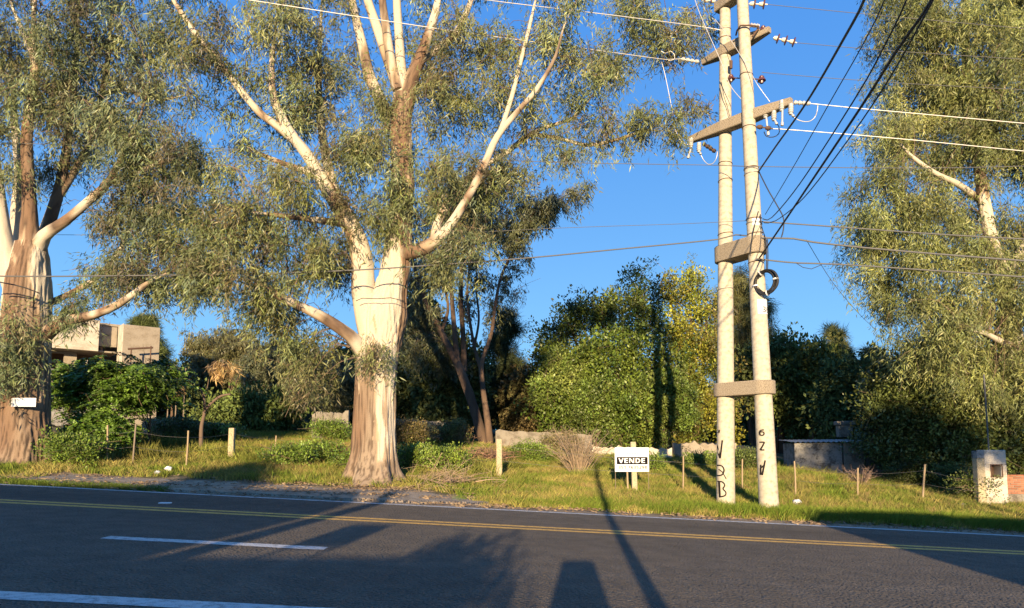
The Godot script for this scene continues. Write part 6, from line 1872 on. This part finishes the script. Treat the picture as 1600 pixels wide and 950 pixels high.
func build_fence() -> void:
	# [pixel column, pixel row of the foot, metres tall, kind]
	var runs := [
		["wire_fence", "sagging wire fence on thin stakes between the left eucalyptus and the big one", [[167, 727, 1.2, 0], [207, 727, 1.25, 0], [290, 733, 1.15, 0], [361, 716, 1.05, 1], [430, 713, 0.75, 0], [501, 715, 0.6, 0]]],
		["wire_fence", "sagging wire fence on thin stakes from the big trunk past the white sign", [[710, 727, 0.62, 0], [780, 748, 1.33, 1], [1067, 768, 1.15, 0], [1160, 766, 1.05, 0]]],
		["wire_fence", "wire fence on thin stakes between the twin poles and the meter pillar", [[1243, 776, 1.15, 0], [1340, 776, 0.95, 0], [1441, 781, 1.2, 2], [1530, 788, 1.0, 0]]],
	]
	for r in runs:
		var feet := []
		for q in r[2]:
			feet.append(ground_at(q[0], q[1]))
		var o: Vector3 = feet[0]
		var root := thing(r[0], r[1], "fence", o, "wire fence along the lot")
		var tops := []
		for k in feet.size():
			var q: Array = r[2][k]
			var p: Vector3 = feet[k]
			var b := MB.new()
			var lean := Vector3(rng.randfn() * 0.035 + (0.16 if q[3] == 2 else 0.0), q[2], rng.randfn() * 0.03)
			tops.append([p, lean])
			if q[3] == 1:
				b.box(p + Vector3(0, q[2] / 2 - 0.1, 0), Vector3(0.19, q[2] + 0.2, 0.17), Basis(Vector3.FORWARD, lean.x / q[2] * 0.5), 0.018)
				part("concrete_post", b, M.pale_post, root, o)
			else:
				curve_tube(b, [p + Vector3.DOWN * 0.2, p + lean * 0.5 + rdir() * 0.015, p + lean], 0.026 if q[3] == 0 else 0.034, 7, 0.2)
				part("stake", b, M.wood if (k % 2 == 0 or q[0] > 1000) else M.iron_stake, root, o)
		for h in [0.45, 0.82]:
			for k in feet.size() - 1:
				var a: Vector3 = tops[k][0] + tops[k][1] * h
				var c: Vector3 = tops[k + 1][0] + tops[k + 1][1] * h
				var b := MB.new()
				curve_tube(b, [a, a.lerp(c, 0.5) + Vector3.DOWN * 0.05, c], 0.0045, 4, 0.6)
				part("wire", b, M.wire, root, o)


func build_small_things() -> void:
	# the sign
	var sp := ground_at(991, 769)
	var d := -sp.z
	var root := thing("sale_sign", "white for-sale sign board on a pale post in the grass", "sign", sp)
	var b := MB.new()
	b.box(sp + Vector3(0.02, 0.72, -0.11), Vector3(0.17, 1.75, 0.15), Basis(Vector3.FORWARD, -0.02), 0.015)
	part("post", b, M.pale_post, root, sp)
	b = MB.new()
	b.box(sp + Vector3(-0.2, 0.45, -0.06), Vector3(0.05, 1.1, 0.04), Basis(Vector3.FORWARD, -0.02), 0.006)
	part("stake", b, M.wood, root, sp)
	for sx in [-1, 1]:
		b = MB.new()
		curve_tube(b, [sp + Vector3(-0.06 + 0.53 * sx, -0.1, -0.02), sp + Vector3(-0.06 + 0.53 * sx, 1.4, -0.02)], 0.010, 6)
		part("frame_rod", b, M.iron_stake, root, sp)
	b = MB.new()
	var c := sp + Vector3(-0.06, 1.03, 0.0)
	b.box(c, Vector3(1.09, 0.77, 0.025), Basis.IDENTITY, 0.004)
	var board := part("board", b, M.white_board, root, sp)
	b = MB.new()
	b.box(c + Vector3(0.01, -0.035, 0.0145), Vector3(0.99, 0.235, 0.004), Basis.IDENTITY, 0.001)
	var strip := MeshInstance3D.new()
	strip.name = "black_strip"
	strip.mesh = b.mesh(sp)
	strip.material_override = M.black_print
	board.add_child(strip, true)
	var t := text("VENDE", 0.150, M.white_board, 900)
	t.name = "lettering"
	t.position = c - sp + Vector3(0.0, -0.035, 0.0185)
	t.scale = Vector3(1.28, 1.0, 1.0)
	board.add_child(t, true)
	t = text("351 7635298", 0.095, M.black_print, 700)
	t.name = "lettering"
	t.position = c - sp + Vector3(0.02, -0.25, 0.0145)
	t.scale = Vector3(1.22, 1.0, 1.0)
	board.add_child(t, true)
	b = MB.new()
	for q in [[-0.045, 0.315, 0.035, 0.02, 0.5], [0.045, 0.315, 0.035, 0.02, -0.5], [0.0, 0.295, 0.03, 0.014, 0.0]]:
		b.box(c + Vector3(q[0], q[1] - 0.01, 0.0145), Vector3(q[2], q[3], 0.003), Basis(Vector3.BACK, -q[4]), 0.0005)
	for k in 15:
		b.box(c + Vector3(-0.2 + k * 0.029, 0.185 + 0.004 * (k % 3), 0.0142), Vector3(0.016, 0.02 + 0.008 * ((k * 7) % 3), 0.002), Basis.IDENTITY, 0.0004)
	var lg := MeshInstance3D.new()
	lg.name = "emblem"
	lg.mesh = b.mesh(sp)
	lg.material_override = M.grey_print
	board.add_child(lg, true)

	# paper notice on the left trunk
	var np := Vector3(-13.97, 2.83, -20.00)
	b = MB.new()
	var prev := []
	for k in 9:
		var a := -0.62 + 1.1 * k / 8.0
		var q := Vector3(np.x - 0.15 + 0.72 * sin(a), np.y, np.z - 0.62 + 0.72 * cos(a))
		var pr := [q + Vector3.DOWN * 0.14, q + Vector3.UP * 0.11]
		if k:
			b.quad(prev[0], pr[0], pr[1], prev[1])
		prev = pr
	whole("paper_notice", b, M.white_board, np, "torn white paper notice wrapped on the left eucalyptus trunk", "notice")

	# litter
	for q in [[263, 737, 0.12, "crumpled white plastic bag in the grass left of the fence stake"], [246, 741, 0.08, "scrap of white paper beside the crumpled bag"], [1245, 789, 0.13, "crumpled pale plastic bag in the grass right of the poles"], [1503, 792, 0.1, "pale stone near the dark shrub at the right"], [1465, 815, 0.06, "small white scrap on the bare track at the right"]]:
		var p := ground_at(q[0], q[1])
		b = MB.new()
		var rings := 7
		var sides := 12
		for j in rings + 1:
			for k in sides:
				var th := PI * j / rings
				var ph := TAU * k / sides
				var v := Vector3(sin(th) * cos(ph), cos(th) * 0.75, sin(th) * sin(ph))
				var s: float = q[2] * (1.0 + 0.55 * noise.get_noise_3d(v.x * 70 + q[0], v.y * 70, v.z * 70))
				b.vert(p + Vector3.UP * q[2] * 0.5 + v * s, v.normalized(), Color.WHITE)
		for j in rings:
			for k in sides:
				var a0 := j * sides + k
				var b0 := j * sides + (k + 1) % sides
				b.i.append_array(PackedInt32Array([a0, a0 + sides, b0 + sides, a0, b0 + sides, b0]))
		for k in b.n.size():
			b.n[k] = (b.n[k] + rdir() * 0.35).normalized()
		whole("stone" if q[0] == 1503 else "litter", b, M.wall_concrete if q[0] == 1503 else M.plastic, p, q[3], "stone" if q[0] == 1503 else "litter")

	# road stud on the far lane
	var st := road_at(258, 787)
	b = MB.new()
	b.box(st + Vector3(0, 0.012, 0), Vector3(0.24, 0.03, 0.12), Basis.IDENTITY, 0.011)
	whole("road_stud", b, M.white_board, st, "small white reflective stud on the far lane", "road stud")


func road_at(u: float, v: float) -> Vector3:
	var p := px(u, v, 1.0)
	var t := 1.5 / (1.5 - p.y - 0.05 * p.x)
	return Vector3(p.x * t, -0.05 * p.x * t, -t)
